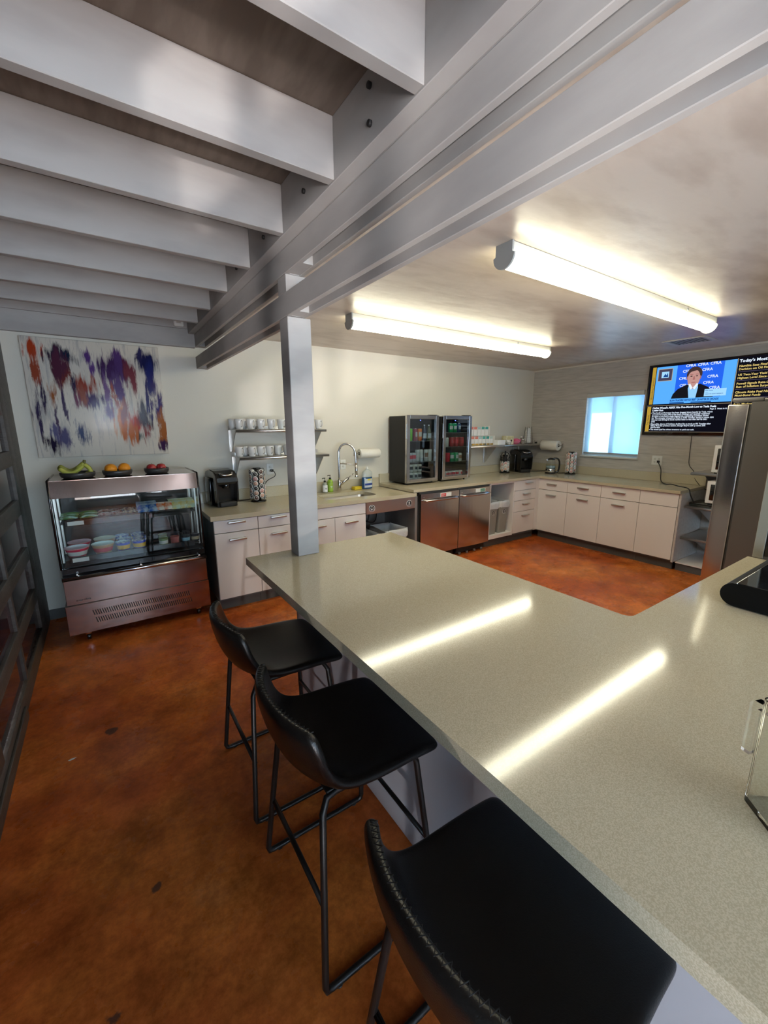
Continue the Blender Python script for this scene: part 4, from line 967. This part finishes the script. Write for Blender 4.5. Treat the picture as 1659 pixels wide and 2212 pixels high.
# ------------------------------------------------------------------ drinks coolers and cans
def cooler(label, x0, w, hinge_right):
    t = thing('drinks_cooler', label, 'drinks cooler', (x0, 3.92, .921)); H = .832; D = .37
    MB().box(.002, .018, .045, D, .022, H-.008, .003, 1).build('side_panel', 'blackm', t); MB().box(w-.018, w-.002, .045, D, .022, H-.008, .003, 1).build('side_panel', 'blackm', t)
    MB().box(.018, w-.018, .045, D, H-.026, H-.008).build('top_panel', 'blackm', t); MB().box(.018, w-.018, .045, D, .022, .045).build('bottom_panel', 'blackm', t); MB().box(.018, w-.018, D-.02, D, .045, H-.026).build('back_panel', 'blackm', t)
    for x in (.04, w-.05):
        MB().cyl(.012, 0, .022, (x, .07, 0), 'z', 10).build('foot', 'blackm', t)
    d = MB().box(0, .048, 0, .04, .022, H, .003, 1); d.box(w-.048, w, 0, .04, .022, H, .003, 1); d.box(.048, w-.048, 0, .04, H-.045, H, .003, 1); d.box(.048, w-.048, 0, .04, .022, .067, .003, 1)
    d = d.build('door_frame', 'steel', t); MB().box(.048, w-.048, .018, .022, .067, H-.045).build('door_pane', 'dglass', d)
    MB().box(.03, w-.03, .050, .056, H-.040, H-.030).build('inner_lamp', emis('inner_lamp_'+str(int(x0*10)), (.8, .92, 1), 5), t)
    for z in (.268, .525): MB().box(.018, w-.018, .06, D-.02, z-.006, z, .001, 1).build('wire_shelf', 'greymetal', t)
    MB().box(-.006 if not hinge_right else -.006, .002, .006, .030, H-.28, H-.10, .002, 1).build('handle', 'steelm', d)
    MB().box(w-.15, w-.03, .0, .05, H, H+.008, .002, 1).build('hinge_cover', 'blackm', t)
    MB().box(w*.42, w*.42+.010, .014, .018, H-.065, H-.055).build('indicator', emis('blue_led_'+str(int(x0*10)), (.1, .15, 1), 3), t)
cooler('left glass-front drinks cooler with steel frame, green and orange cans on top shelf', 3.005, .50, True)
cooler('right glass-front drinks cooler with steel frame, red cola cans inside', 3.578, .505, True)
def can(label, grp, x, y, z, col, r=.029, h=.12, band=None, horiz=False):
    t = thing('drink_can', label, 'can', (x, y, z), random.uniform(-.5, .5) if not horiz else 0, grp)
    if horiz: t.rotation_euler = (-PI/2, 0, 0)
    MB().lathe([(r*.72, 0), (r*.8, .003), (r, .010), (r, h-.012), (r*.82, h-.003)], 20).build('body', col, t)
    MB().lathe([(r*.82, h-.003), (r*.84, h), (r*.78, h-.003), (0, h-.004)], 20).build('lid', 'steelm', t)
    if band: MB().lathe([(r+.0005, h*.35), (r+.0005, h*.72)], 14, a0=-PI*.78, a1=-PI*.22).build('print_band', band, t)
for k, c in dict(cgreen=(.20, .60, .05), cpurple=(.35, .05, .10), corange=(.85, .20, .04), cwhite=(.62, .62, .60), cdkgreen=(.01, .28, .10), cred=(.38, .01, .02), credb=(.6, .02, .04), ccream=(.62, .60, .52), csilver=(.55, .55, .56), cbrown=(.30, .14, .07)).items(): colm(k, c, .25)
G1 = 'cans in the left cooler'; z1, z2, z3 = .921+.526, .921+.269, .921+.046
can('tall lime green can on the top shelf of the left cooler', G1, 3.11, 4.0, z1, 'cgreen', .029, .15); can('tall dark red can between green and orange cans in the left cooler', G1, 3.19, 4.0, z1, 'cpurple', .029, .15, 'ccream'); can('tall orange can on the top shelf of the left cooler', G1, 3.26, 4.0, z1, 'corange', .029, .15, 'ccream')
can('silver and red can at the left of the middle shelf, left cooler', G1, 3.105, 3.99, z2, 'csilver', .031, .12, 'credb'); can('second silver and red can on the middle shelf, left cooler', G1, 3.170, 4.0, z2, 'csilver', .031, .12, 'credb')
for i, x in enumerate((3.265, 3.325, 3.39, 3.452)): can('slim white can on the middle shelf of the left cooler, %s from the left' % ['first', 'second', 'third', 'last'][i], G1, x, 4.05-(i > 1)*.02, z2, 'cwhite', .0285, .15, 'cbrown' if i == 2 else None)
for k in range(2):
    for i in range(3): can('cream can in the bottom of the left cooler, %s row, %s' % (['lower', 'upper'][k], ['left', 'middle', 'right'][i]), G1, 3.125+i*.068, 4.0, z3+k*.10, 'ccream', .031, .098, 'darkjar')
def bottle(label, x, c):
    t = thing('drink_bottle', label, 'bottle', (x, 4.03, z1), 0, 'bottles in the left cooler')
    MB().lathe([(0, 0), (.028, 0), (.030, .006), (.030, .11), (.024, .13), (.013, .155), (.012, .18)], 20).build('glass', c, t); MB().cyl(.014, .178, .195, n=14).build('cap', 'steelm', t)
    MB().lathe([(.0306, .03), (.0306, .09)], 14, a0=-PI*.85, a1=-PI*.15).build('label_sleeve', 'palegrey', t)
colm('navyb', (.03, .05, .10), .12); colm('oliveb', (.08, .10, .05), .12)
bottle('dark bottle on the top shelf of the left cooler, nearer the cans', 3.358, 'navyb'); bottle('olive bottle on the top shelf of the left cooler, far right', 3.435, 'oliveb')
G2 = 'cans in the right cooler'; zt = .921+.62
rs = bpy.data.objects.get('drinks_cooler.001')
sh3 = MB().box(.018, .487, .06, .35, .614, .620, .001, 1).build('wire_shelf', 'greymetal', rs)
can('dark green can at the top left of the right cooler', G2, 3.775, 4.0, zt, 'cdkgreen', .031, .12, 'cwhite'); can('dark green can beside its twin at the top of the right cooler', G2, 3.843, 4.0, zt, 'cdkgreen', .031, .12, 'cwhite')
bt = colm('dimblue', (.02, .06, .14), .2); can('dim blue can at the top right of the right cooler', G2, 3.945, 4.03, zt, 'dimblue', .031, .12, 'palegrey')
z1b = .921+.44
for i, sp_ in enumerate((3.71,)): can('pale can at the left of the second shelf, right cooler', G2, sp_, 4.0, z1b, 'ccream', .029, .12)
sh4 = MB().box(.018, .487, .06, .35, .433, .439, .001, 1).build('wire_shelf', 'greymetal', rs)
for i in range(3): can('dark red cola can on the second shelf of the right cooler, %s' % ['left', 'middle', 'right'][i], G2, 3.80+i*.082, 4.0-(i == 2)*.01, z1b, 'cred', .034, .125, 'credb')
z2b = .921+.245
for c in list(rs.children):
    if c.name.startswith('wire_shelf') and c not in (sh3, sh4) :
        if c.data.vertices[0].co.z > .4: bpy.data.objects.remove(c)
        else: c.location.z = -.024
can('bright red can on the third shelf, right cooler', G2, 3.725, 3.99, z2b, 'credb', .031, .122); can('green soda can on the third shelf, right cooler, left of two', G2, 3.80, 3.99, z2b, 'cdkgreen', .033, .122, 'cwhite')
can('green soda can on the third shelf, right cooler, right of two', G2, 3.873, 3.99, z2b, 'cdkgreen', .033, .122, 'cwhite'); can('brown and white can on the third shelf, right cooler', G2, 3.96, 4.01, z2b, 'ccream', .031, .11, 'cbrown')
for i in range(5): can('red and white can in the bottom row of the right cooler, %s from the left' % ['first', 'second', 'third', 'fourth', 'fifth'][i], G2, 3.72+i*.063, 4.0, z3, 'ccream', .029, .08, 'credb')

# ------------------------------------------------------------------ tea and sugar on the long shelf
zs = 1.3525
tr = thing('tea_rack', 'two-tier clear rack on the long shelf holding tea packets', 'rack', (4.30, 4.17, zs))
m = MB(); m.box(-.03, .46, -.06, .10, 0, .006, .001, 1); m.box(-.03, .39, -.02, .10, .135, .139); m.box(-.03, -.026, -.06, .10, 0, .27); m.box(.386, .390, -.02, .10, .139, .27); m.box(.456, .460, -.06, .10, 0, .135); m.build('rack_frame', 'lblw', tr)
m = MB()
for i in range(6): m.box(-.015+i*.076, .045+i*.076, -.064, -.061, .004, .028)
m.build('front_cards', colm('cardmix', (.03, .05, .03), .5, col2=(.6, .35, .05), nscale=14), tr)
tc_ = ['redp', 'redp', 'aqua', 'teal', 'teal2', 'mint']
for k, c in dict(redp=(.6, .2, .15), aqua=(.35, .5, .5), teal=(.08, .38, .30), teal2=(.05, .30, .26), mint=(.45, .55, .5)).items(): colm(k, c, .5)
for row in range(2):
    for i in range(6 if row == 0 else 5):
        t = thing('tea_packet_stack', 'stack of white tea packets, %s tier of the rack, %s from the left' % (['lower', 'upper'][row], ['first', 'second', 'third', 'fourth', 'fifth', 'sixth'][i]), 'tea', (4.315+i*.076+(.0 if row == 0 else .005), 4.16+row*.03, zs+.007+row*.1325), 0, 'tea packet stacks')
        MB().box(-.032, .032, -.04, .05, 0, .122, .003, 1).build('packets', 'lblw', t); MB().box(-.030, .030, -.042, -.040, .085, .12, .0005, 1).build('coloured_label', tc_[i], t)
bx = thing('napkin_box', 'low white box on the long shelf right of the tea rack', 'box', (4.855, 4.12, zs)); MB().box(-.085, .085, -.06, .06, 0, .062, .004).build('carton', 'lblw', bx); MB().box(-.087, .087, -.062, .062, .060, .068, .003).build('lid', 'lblw', bx)
sb_ = thing('sugar_box', 'cream and brown sugar packet box standing on the long shelf', 'box', (5.085, 4.14, zs), -.2)
MB().box(-.075, .075, -.045, .045, 0, .125, .002, 1).build('carton', colm('sugarbox', (.50, .44, .22), .5, col2=(.65, .60, .42), nscale=14), sb_); MB().cyl(.016, -.047, -.045, (.03, 0, .055), 'y', 16).build('printed_spot', 'label', sb_)
wb = thing('creamer_bowl', 'clear bowl of white sweetener sachets in front of the sugar box', 'bowl', (5.015, 4.065, zs)); MB().lathe([(0, 0), (.025, 0), (.045, .035), (.043, .035), (.02, .004), (0, .004)], 24).build('bowl', 'soapclear', wb)
m = MB(); random.seed(11)
for i in range(14):
    m.T = Matrix.Translation((random.uniform(-.02, .02), random.uniform(-.02, .02), random.uniform(.02, .05))) @ Matrix.Rotation(random.uniform(0, 6), 4, 'Z') @ Matrix.Rotation(random.uniform(-.8, .8), 4, 'X'); m.box(-.018, .018, -.003, .003, -.02, .02)
s_ = m.build('sachets', 'lblw', wb); s_['kind'] = 'stuff'
pb_ = thing('sweetener_bowl', 'bowl heaped with pink sweetener sachets on the long shelf', 'bowl', (5.25, 4.12, zs)); MB().lathe([(0, 0), (.04, 0), (.075, .045), (.072, .045), (.036, .004), (0, .004)], 24).build('bowl', colm('pinkclear', (.5, .12, .2), .2), pb_)
m = MB()
for i in range(26):
    m.T = Matrix.Translation((random.uniform(-.05, .05), random.uniform(-.05, .05), random.uniform(.035, .07))) @ Matrix.Rotation(random.uniform(0, 6), 4, 'Z') @ Matrix.Rotation(random.uniform(-1, 1), 4, 'X'); m.box(-.022, .022, -.0025, .0025, -.016, .016)
s_ = m.build('sachets', colm('sachetpink', (.72, .15, .28), .5), pb_); s_['kind'] = 'stuff'
for (l, x, y, h) in [('small glass shaker bottle with dark lid beside the cup tower', 5.395, 4.13, .085), ('squat glass jar in front of the shaker on the long shelf', 5.35, 4.07, .05)]:
    t = thing('glass_shaker', l, 'shaker', (x, y, zs)); MB().lathe([(0, 0), (.026, 0), (.028, .004), (.028, h*.7), (.018, h)], 20).build('jar', colm('smoke', (.18, .16, .13), .15), t); MB().cyl(.02, h, h+.03, n=16).build('lid', 'steelr', t)
ct = thing('cup_tower', 'wire tower stacked with white cups on the long shelf near the corner', 'cups', (5.575, 4.15, zs))
for i in range(9):
    r_ = .052-.002*i; MB().lathe([(r_-.012, i*.026+.01), (r_, i*.026+.036), (r_-.003, i*.026+.036), (r_-.014, i*.026+.014), (0, i*.026+.013)], 24).build('cup', 'ceramic', ct)
m = MB()
for a in (0.4, 1.97, 3.54, 5.11): m.tube([(.075*math.cos(a), .075*math.sin(a), 0), (.06*math.cos(a), .06*math.sin(a), .14), (.045*math.cos(a), .045*math.sin(a), .255)], .003, 6, sub=4)
m.tube([(.075*math.cos(u), .075*math.sin(u), .003) for u in [2*PI*k/20 for k in range(20)]], .003, 6, closed=True); m.build('wire_stand', 'blackmetal', ct)
cl = thing('binder_clips', 'black clips lying on the long shelf at the corner', 'clips', (5.69, 4.08, zs)); m = MB(); m.box(-.02, .02, -.012, .012, 0, .02, .003); m.tube([(-.01, 0, .02), (-.03, 0, .045), (-.035, .01, .03)], .003, 6); m.tube([(.01, 0, .02), (.03, 0, .04)], .003, 6); m.build('clip', 'black', cl)

# ------------------------------------------------------------------ kettle
kt = thing('electric_kettle', 'glass and steel electric kettle with black handle by the corner', 'kettle', (5.56, 3.70, .921), -.9)
MB().cyl(.078, 0, .018, n=32).build('power_base', 'black', kt); MB().lathe([(0, .019), (.070, .019), (.072, .022), (.072, .070), (.070, .073), (0, .073)], 32).build('heater_band', 'steelm', kt)
MB().lathe([(.069, .074), (.068, .12), (.060, .17), (.052, .205)], 32).build('glass_body', 'glass', kt); MB().lathe([(0, .075), (.067, .075), (.0665, .115), (0, .115)], 32).build('water', colm('kwater', (.25, .32, .33), .05), kt)
MB().lathe([(.053, .205), (.05, .222), (.02, .235), (0, .236)], 24).build('lid', 'black', kt); MB().tube([(.03, 0, .225), (.085, 0, .225), (.115, 0, .18), (.118, 0, .10), (.105, 0, .035), (.075, 0, .022)], .0125, 10, sub=5).build('handle', 'blackg', kt)
MB().prism([(-.075, .205), (-.045, .215), (-.045, .18)], -.015, .015, 'y').build('spout', 'steelm', kt)

# ------------------------------------------------------------------ television
TV = thing('television', 'large wall television showing a news interview and headlines', 'television', (XE-.03, 2.605, 1.505), E_)
tw, th = 1.50, .855
MB().box(0, tw, -.012, .026, 0, th, .004).build('housing', 'blackg', TV)
e = lambda k, c, s=1: M.setdefault(k, emis(k, c, s*.62))
e('tv_gold', (.60, .38, .05), .75); e('tv_sky', (.10, .42, 1.0), .95); e('tv_blue', (.02, .13, .85), .95); e('tv_black', (.004, .004, .008), 1); e('tv_white', (.75, .85, 1), 1); e('tv_suit', (.008, .008, .012), 1)
e('tv_skin', (.50, .27, .24), 1); e('tv_skin2', (.36, .15, .14), 1); e('tv_hair', (.05, .03, .03), 1); e('tv_shirt', (.28, .58, 1), 1); e('tv_frame', (.06, .05, .09), 1); e('tv_yel', (.80, .60, .20), .9); e('tv_box', (.35, .65, .95), 1); e('tv_navy', (.01, .06, .25), 1); e('tv_line', (.55, .45, .3), .8)
def rect(nm, u0, u1, v0, v1, k, d=.0135, par=TV): return MB().quad((u0, -d, v0), (u1, -d, v0), (u1, -d, v1), (u0, -d, v1)).build(nm, k, par)
sc = rect('screen', .02, tw-.02, .035, th-.018, 'tv_black')
rect('gold_strip', .045, .085, .378, .825, 'tv_gold', .0140, sc); rect('gold_strip', .035, .078, .045, .350, 'tv_gold', .0140, sc)
vid = rect('video_picture', .092, .885, .378, .822, 'tv_sky', .0140, sc)
m = MB()
def fan(m, pts, d): m._add([(u, -d, v) for u, v in pts], [list(range(len(pts)))])
def ell(cu, cv, ru, rv, a0=0, a1=2*PI, n=24): return [(cu+ru*math.cos(a0+(a1-a0)*i/n), cv+rv*math.sin(a0+(a1-a0)*i/n)) for i in range(n)]
def shape(nm, pts, k, d, par=None): m = MB(); fan(m, pts, d); return m.build(nm, k, par or vid2)
vid2 = rect('blue_backdrop', .315, .776, .44, .822, 'tv_blue', .0144, sc)
for (u, v) in ((.568, .745), (.628, .665), (.595, .600), (.345, .665), (.375, .745), (.66, .54), (.36, .585), (.40, .806), (.52, .806), (.64, .806)): text('CFRA', .042, 'tv_white', vid2, (u, -.0146, v-.014), 'backdrop_lettering', bold=.0008, sx=1.0, ext=.0001)
shape('suit', [(.285, .437), (.30, .49), (.345, .545), (.43, .590), (.575, .590), (.65, .55), (.70, .50), (.71, .437)], 'tv_suit', .0150)
shape('shirt', [(.470, .437), (.452, .545), (.462, .60), (.545, .60), (.552, .55), (.540, .437)], 'tv_shirt', .0153)
shape('neck', [(.462, .56), (.468, .62), (.54, .62), (.535, .56), (.50, .535)], 'tv_skin2', .0155)
shape('hair', ell(.50, .705, .078, .083), 'tv_hair', .0157)
shape('face', ell(.498, .655, .062, .100), 'tv_skin', .0159)
shape('hair_fringe', [(.430, .70), (.437, .75), (.47, .785), (.52, .788), (.56, .76), (.572, .70), (.558, .725), (.52, .745), (.47, .735), (.445, .715)], 'tv_hair', .0161)
for u in (.472, .527): shape('eye', ell(u, .683, .012, .006, n=12), 'tv_hair', .0163); 
for u in (.472, .527): shape('eyebrow', ell(u, .702, .018, .005, n=12), 'tv_skin2', .0163)
shape('nose', [(.494, .68), (.487, .645), (.500, .638), (.512, .645), (.505, .68)], 'tv_skin2', .0163); shape('mouth', ell(.50, .612, .024, .006, n=12), 'tv_skin2', .0163)
for s in (-1, 1): shape('ear', ell(.498+s*.064, .665, .010, .02, n=12), 'tv_skin2', .0158)
shape('collar', [(.452, .59), (.470, .60), (.50, .548), (.478, .530)], 'tv_white', .0165); shape('collar', [(.552, .59), (.535, .60), (.50, .548), (.522, .530)], 'tv_white', .0165)
rect('picture_frame', .112, .270, .652, .797, 'tv_line', .0146, sc); rect('picture_mount', .118, .264, .658, .791, 'tv_frame', .0149, sc); rect('picture_art', .152, .232, .690, .762, 'tv_box', .0152, sc); shape('picture_motif', [(.17, .70), (.19, .74), (.205, .72), (.218, .75), (.225, .70)], 'tv_navy', .0154, sc)
rect('caption_box', .622, .828, .446, .526, 'tv_box', .0167, sc); text('Ken Leon', .018, 'tv_navy', sc, (.632, -.0169, .503), 'caption_lettering', ext=.0001, bold=.0004); text('CFRA', .012, 'tv_navy', sc, (.632, -.0169, .483), 'caption_lettering', ext=.0001); text('DIRECTOR EQUITY RESEARCH', .0125, 'tv_navy', sc, (.632, -.0169, .466), 'caption_lettering', ext=.0001, bold=.0003)
rect('ticker_band', .272, .83, .396, .436, 'tv_sky', .0166, sc); text('BOFA TRADERS NOTCH BEST QUARTER IN DECADE', .0300, 'tv_navy', sc, (.279, -.0169, .404), 'headline_lettering', sx=.69, bold=.0013, ext=.0001)
rect('ticker_shadow', .275, .43, .380, .392, 'tv_navy', .0168, sc); rect('ticker_shadow', .50, .70, .380, .392, 'tv_navy', .0168, sc)
text('Bloomberg Television', .030, 'tv_hair', sc, (.077, -.0145, .44), 'strip_lettering', rot=-PI/2, ext=.0001); text('Top News', .030, 'tv_hair', sc, (.067, -.0145, .12), 'strip_lettering', rot=-PI/2, ext=.0001)
rect('divider', .03, .888, .358, .362, 'tv_line', .0141, sc); rect('divider', .888, .893, .035, .83, 'tv_line', .0141, sc); rect('divider', .03, .888, .038, .041, 'tv_line', .0141, sc)
text("Cathie Wood's ARKK Hits Five-Month Low as Tesla Fuels", .0310, 'tv_white', sc, (.095, -.0145, .322), 'news_lettering', bold=.0011, ext=.0001, sx=.90)
text('Losing Run', .0310, 'tv_white', sc, (.095, -.0145, .293), 'news_lettering', bold=.0011, ext=.0001, sx=.90); text('Page 2  Next in 0:18', .022, 'tv_white', sc, (.70, -.0145, .296), 'news_lettering', bold=.0004, ext=.0001)
for i, s in enumerate(["That fund's performance has been dragged down heavily by Tesla, which", "accounts for nearly 10% of the fund's holdings and recently reclaimed", "its status as the fund's single biggest bet, overtaking Coinbase Global", "Inc. The carmaker dropped as much as 4.8% Tuesday, leaving it down 32%", "this year and driving its stock market value to less than half its 2021", "peak.", None,
                       "Meanwhile, shares of Coinbase declined by as much as 8% Tuesday after", "falling 9% in the previous session, though they're still up some 20%", "year-to-date.", None, "The recent spell has driven investors to yank out cash."]):
    v = .264-[0, 1, 2, 3, 4, 5, 6, 6.4, 7.4, 8.4, 8, 9.6][i]*.0212
    if s: text(s, .0235, 'tv_white', sc, (.098, -.0145, v), 'news_lettering', sx=.92, bold=.0005, ext=.0001)
    if i in (0, 7, 11): shape('bullet', ell(.088, v+.007, .004, .004, n=8), 'tv_white', .0145, sc)
text("Today's Most Read", .042, 'tv_white', sc, (.905, -.0145, .785), 'list_lettering', bold=.0012, ext=.0001)
for i, (a, b) in enumerate([('Namibia Sees Final Investment', 'Decision on Oil Find by 2025'), ('US Two-Year Yield Climbs to', 'Highest Level Since March'), ('Powell Signals Rate-Cut Delay After', 'Run of Inflation Surprises'), ('Climate Risks Fuel Niche', 'Muni-Bond Funds'), ('Continental Profit Squeezed as', 'Auto Market in Europe')]):
    v = .735-i*.092; text(a, .031, 'tv_yel', sc, (.908, -.0145, v), 'list_lettering', bold=.0008, ext=.0001); text(b, .031, 'tv_yel', sc, (.908, -.0145, v-.033), 'list_lettering', bold=.0008, ext=.0001)
    rect('row_bar', .903, 1.46, v-.053, v-.046, 'tv_frame', .0143, sc)

# ------------------------------------------------------------------ open steel shelves at the right end of the window run
os_ = thing('open_shelf_bay', 'white bottom shelf and back board of the open bay beside the window cabinets', 'shelving', (0, 0, 0))
MB().box(5.27, XE-.03, .95, 1.829, .085, .10, .001, 1).build('bottom_shelf', 'white', os_); MB().box(5.29, 5.31, .95, 1.829, 0, .085).build('toe_kick', 'toe', os_); MB().box(XE-.03, XE-.012, .95, 1.829, .10, .89).build('back_board', 'melamine', os_)
for (z, l) in ((1.118, 'top'), (.752, 'middle'), (.400, 'bottom')):
    t = wall_shelf('%s stainless shelf of the three at the right end of the window run' % l, 0, .86, -.585, z, (.10, .76), ywall=0, loc=(XE if z > 1 else XE-.03, 1.815, 0), rz=E_, bd=.26)
def microwave(label, x, y, z, w, d, h, rz):
    t = thing('microwave_oven', label, 'microwave', (x, y, z), rz)
    MB().box(0, w, 0, d, 0.012, h, .006).build('casing', 'lblw', t); MB().box(.035, w*.72, -.003, .0, .045, h-.035, .004).build('door_window', 'blackg', t); MB().box(w*.76, w-.02, -.003, 0, .03, h-.03, .002).build('control_panel', 'palegrey', t)
    m = MB()
    for a in (.03, w-.03):
        for b in (.03, d-.03): m.cyl(.012, 0, .013, (a, b, 0), 'z', 10)
    m.build('feet', 'blackm', t)
microwave('white microwave with black window on the top steel shelf beside the fridge', 5.36, 1.655, 1.1185, .46, .34, .30, E_)
microwave('white microwave with black window on the middle steel shelf beside the fridge', 5.33, 1.66, .790, .46, .34, .25, E_)
bxp = thing('cable_box', 'flat black box under the lower microwave with cables on it', 'box', (5.33, 1.80, .7525)); MB().box(0, .30, -.60, 0, 0, .036, .006).build('case', 'black', bxp)

# ------------------------------------------------------------------ fridge and tall unit on the right
fr = thing('refrigerator', 'tall stainless steel refrigerator seen from its side at the right', 'refrigerator', (3.40, .14, 0))
MB().box(0, .90, 0, .755, .03, 1.765, .004, 1).build('cabinet', 'greyside', fr) if M.setdefault('greyside', mat('grey_fridge_side', (.20, .19, .18), .38, .6, bump=.03, bscale=200)) else None
MB().box(.010, .890, .756, .7655, .06, 1.75, .002, 1).build('door_gasket', 'toe', fr)
d = MB().box(0.0, .448, .766, .876, .07, 1.752, .008, 3).build('door', 'steel', fr); MB().box(.452, .90, .766, .876, .07, 1.752, .008, 3).build('door', 'steel', fr)
m = MB(); m.box(.01, .10, .70, .86, 1.766, 1.792, .010, 3); m.build('hinge_cover', 'greymetal', fr); MB().box(.01, .89, .05, .70, 1.766, 1.785, .004).build('top_cap', 'greyside', fr)
for s in (.41, .49): MB().tube([(s, .90, .75), (s, .915, .80), (s, .915, 1.5), (s, .90, 1.55)], .011, 10).build('handle', 'steelm', fr)
MB().box(.03, .87, .05, .74, 0, .03).build('foot_plinth', 'blackm', fr)
tu = thing('tall_appliance_tower', 'tall cream framed unit with black glass front at the right edge', 'appliance tower', (2.862, .038, 0))
MB().box(0, .48, -.62, .60, 0, 2.2).build('carcass', 'melamine', tu)
MB().box(-.012, .0, .556, .60, .922, 2.2, .002, 1).build('stile', 'cream', tu) if M.setdefault('cream', mat('cream_edge', (.30, .28, .22), .4)) else None
MB().box(-.010, -.001, -.60, .554, .935, 2.15, .002, 1).build('glass_front', 'blackg', tu)

# slab-shaped appliance and acrylic jug on the peninsula
sl = thing('countertop_griddle', 'glossy black slab-shaped appliance with rounded edge on the right of the peninsula', 'appliance', (1.985, 0, .9205))
pr = [(-.40, .003), (.475, .003)]+[(.475+.046*math.sin(a), .049-.046*math.cos(a)) for a in [PI*i/12 for i in range(1, 12)]]+[(.475, .095), (-.40, .095)]
MB().prism(pr, 0, .75, 'x', False).build('body', mat('deep_black', (.003, .003, .003), .5, spec=.2), sl); MB().box(.002, .75, -.40, .472, .0952, .0985, .001, 1).build('top_plate', 'blackg', sl)
MB().tube([(.002, .473, .0955), (.75, .473, .0955)], .0025, 8).build('edge_trim', 'steelm', sl)
m = MB(); m.box(.03, .72, -.38, .36, 0, .004); m.build('feet', 'rubber', sl)
jg = thing('acrylic_jug', 'clear square jug with an open handle at the right edge of the countertop', 'jug', (.943, .095, .9205), PI/4)
m = MB(); o_ = rrect(-.048, .048, -.048, .048, .014, 5); i_ = rrect(-.043, .043, -.043, .043, .010, 5); n = len(o_)
vs = [(x, y, 0) for x, y in o_]+[(x, y, .215) for x, y in o_]+[(x, y, .215) for x, y in i_]+[(x, y, .010) for x, y in i_]
m._add(vs, [[i, (i+1) % n, n+(i+1) % n, n+i] for i in range(n)]+[[n+i, n+(i+1) % n, 2*n+(i+1) % n, 2*n+i] for i in range(n)]+[[2*n+i, 2*n+(i+1) % n, 3*n+(i+1) % n, 3*n+i] for i in range(n)]+[list(range(n))[::-1], [3*n+i for i in range(n)]])
m.build('vessel', 'clear', jg)
m = MB(); m.T = Matrix.Rotation(-1.13, 4, 'Z'); m.prism([(.052, .178), (.052, .192), (.080, .192), (.087, .185), (.087, .08), (.073, .08), (.073, .178)], -.008, .008, 'x'); m.build('handle', 'clear', jg)
pp = MB().prism([(-.016, -.002), (-.008, -.007), (.006, -.005), (.018, .004), (.010, .004), (-.006, .006)], .0005, .0015, 'z').build('paper_scrap', 'lblw'); tag(pp, 'small white scrap of paper lying on the orange floor', 'paper scrap'); pp.location = (-.30, 2.33, 0)
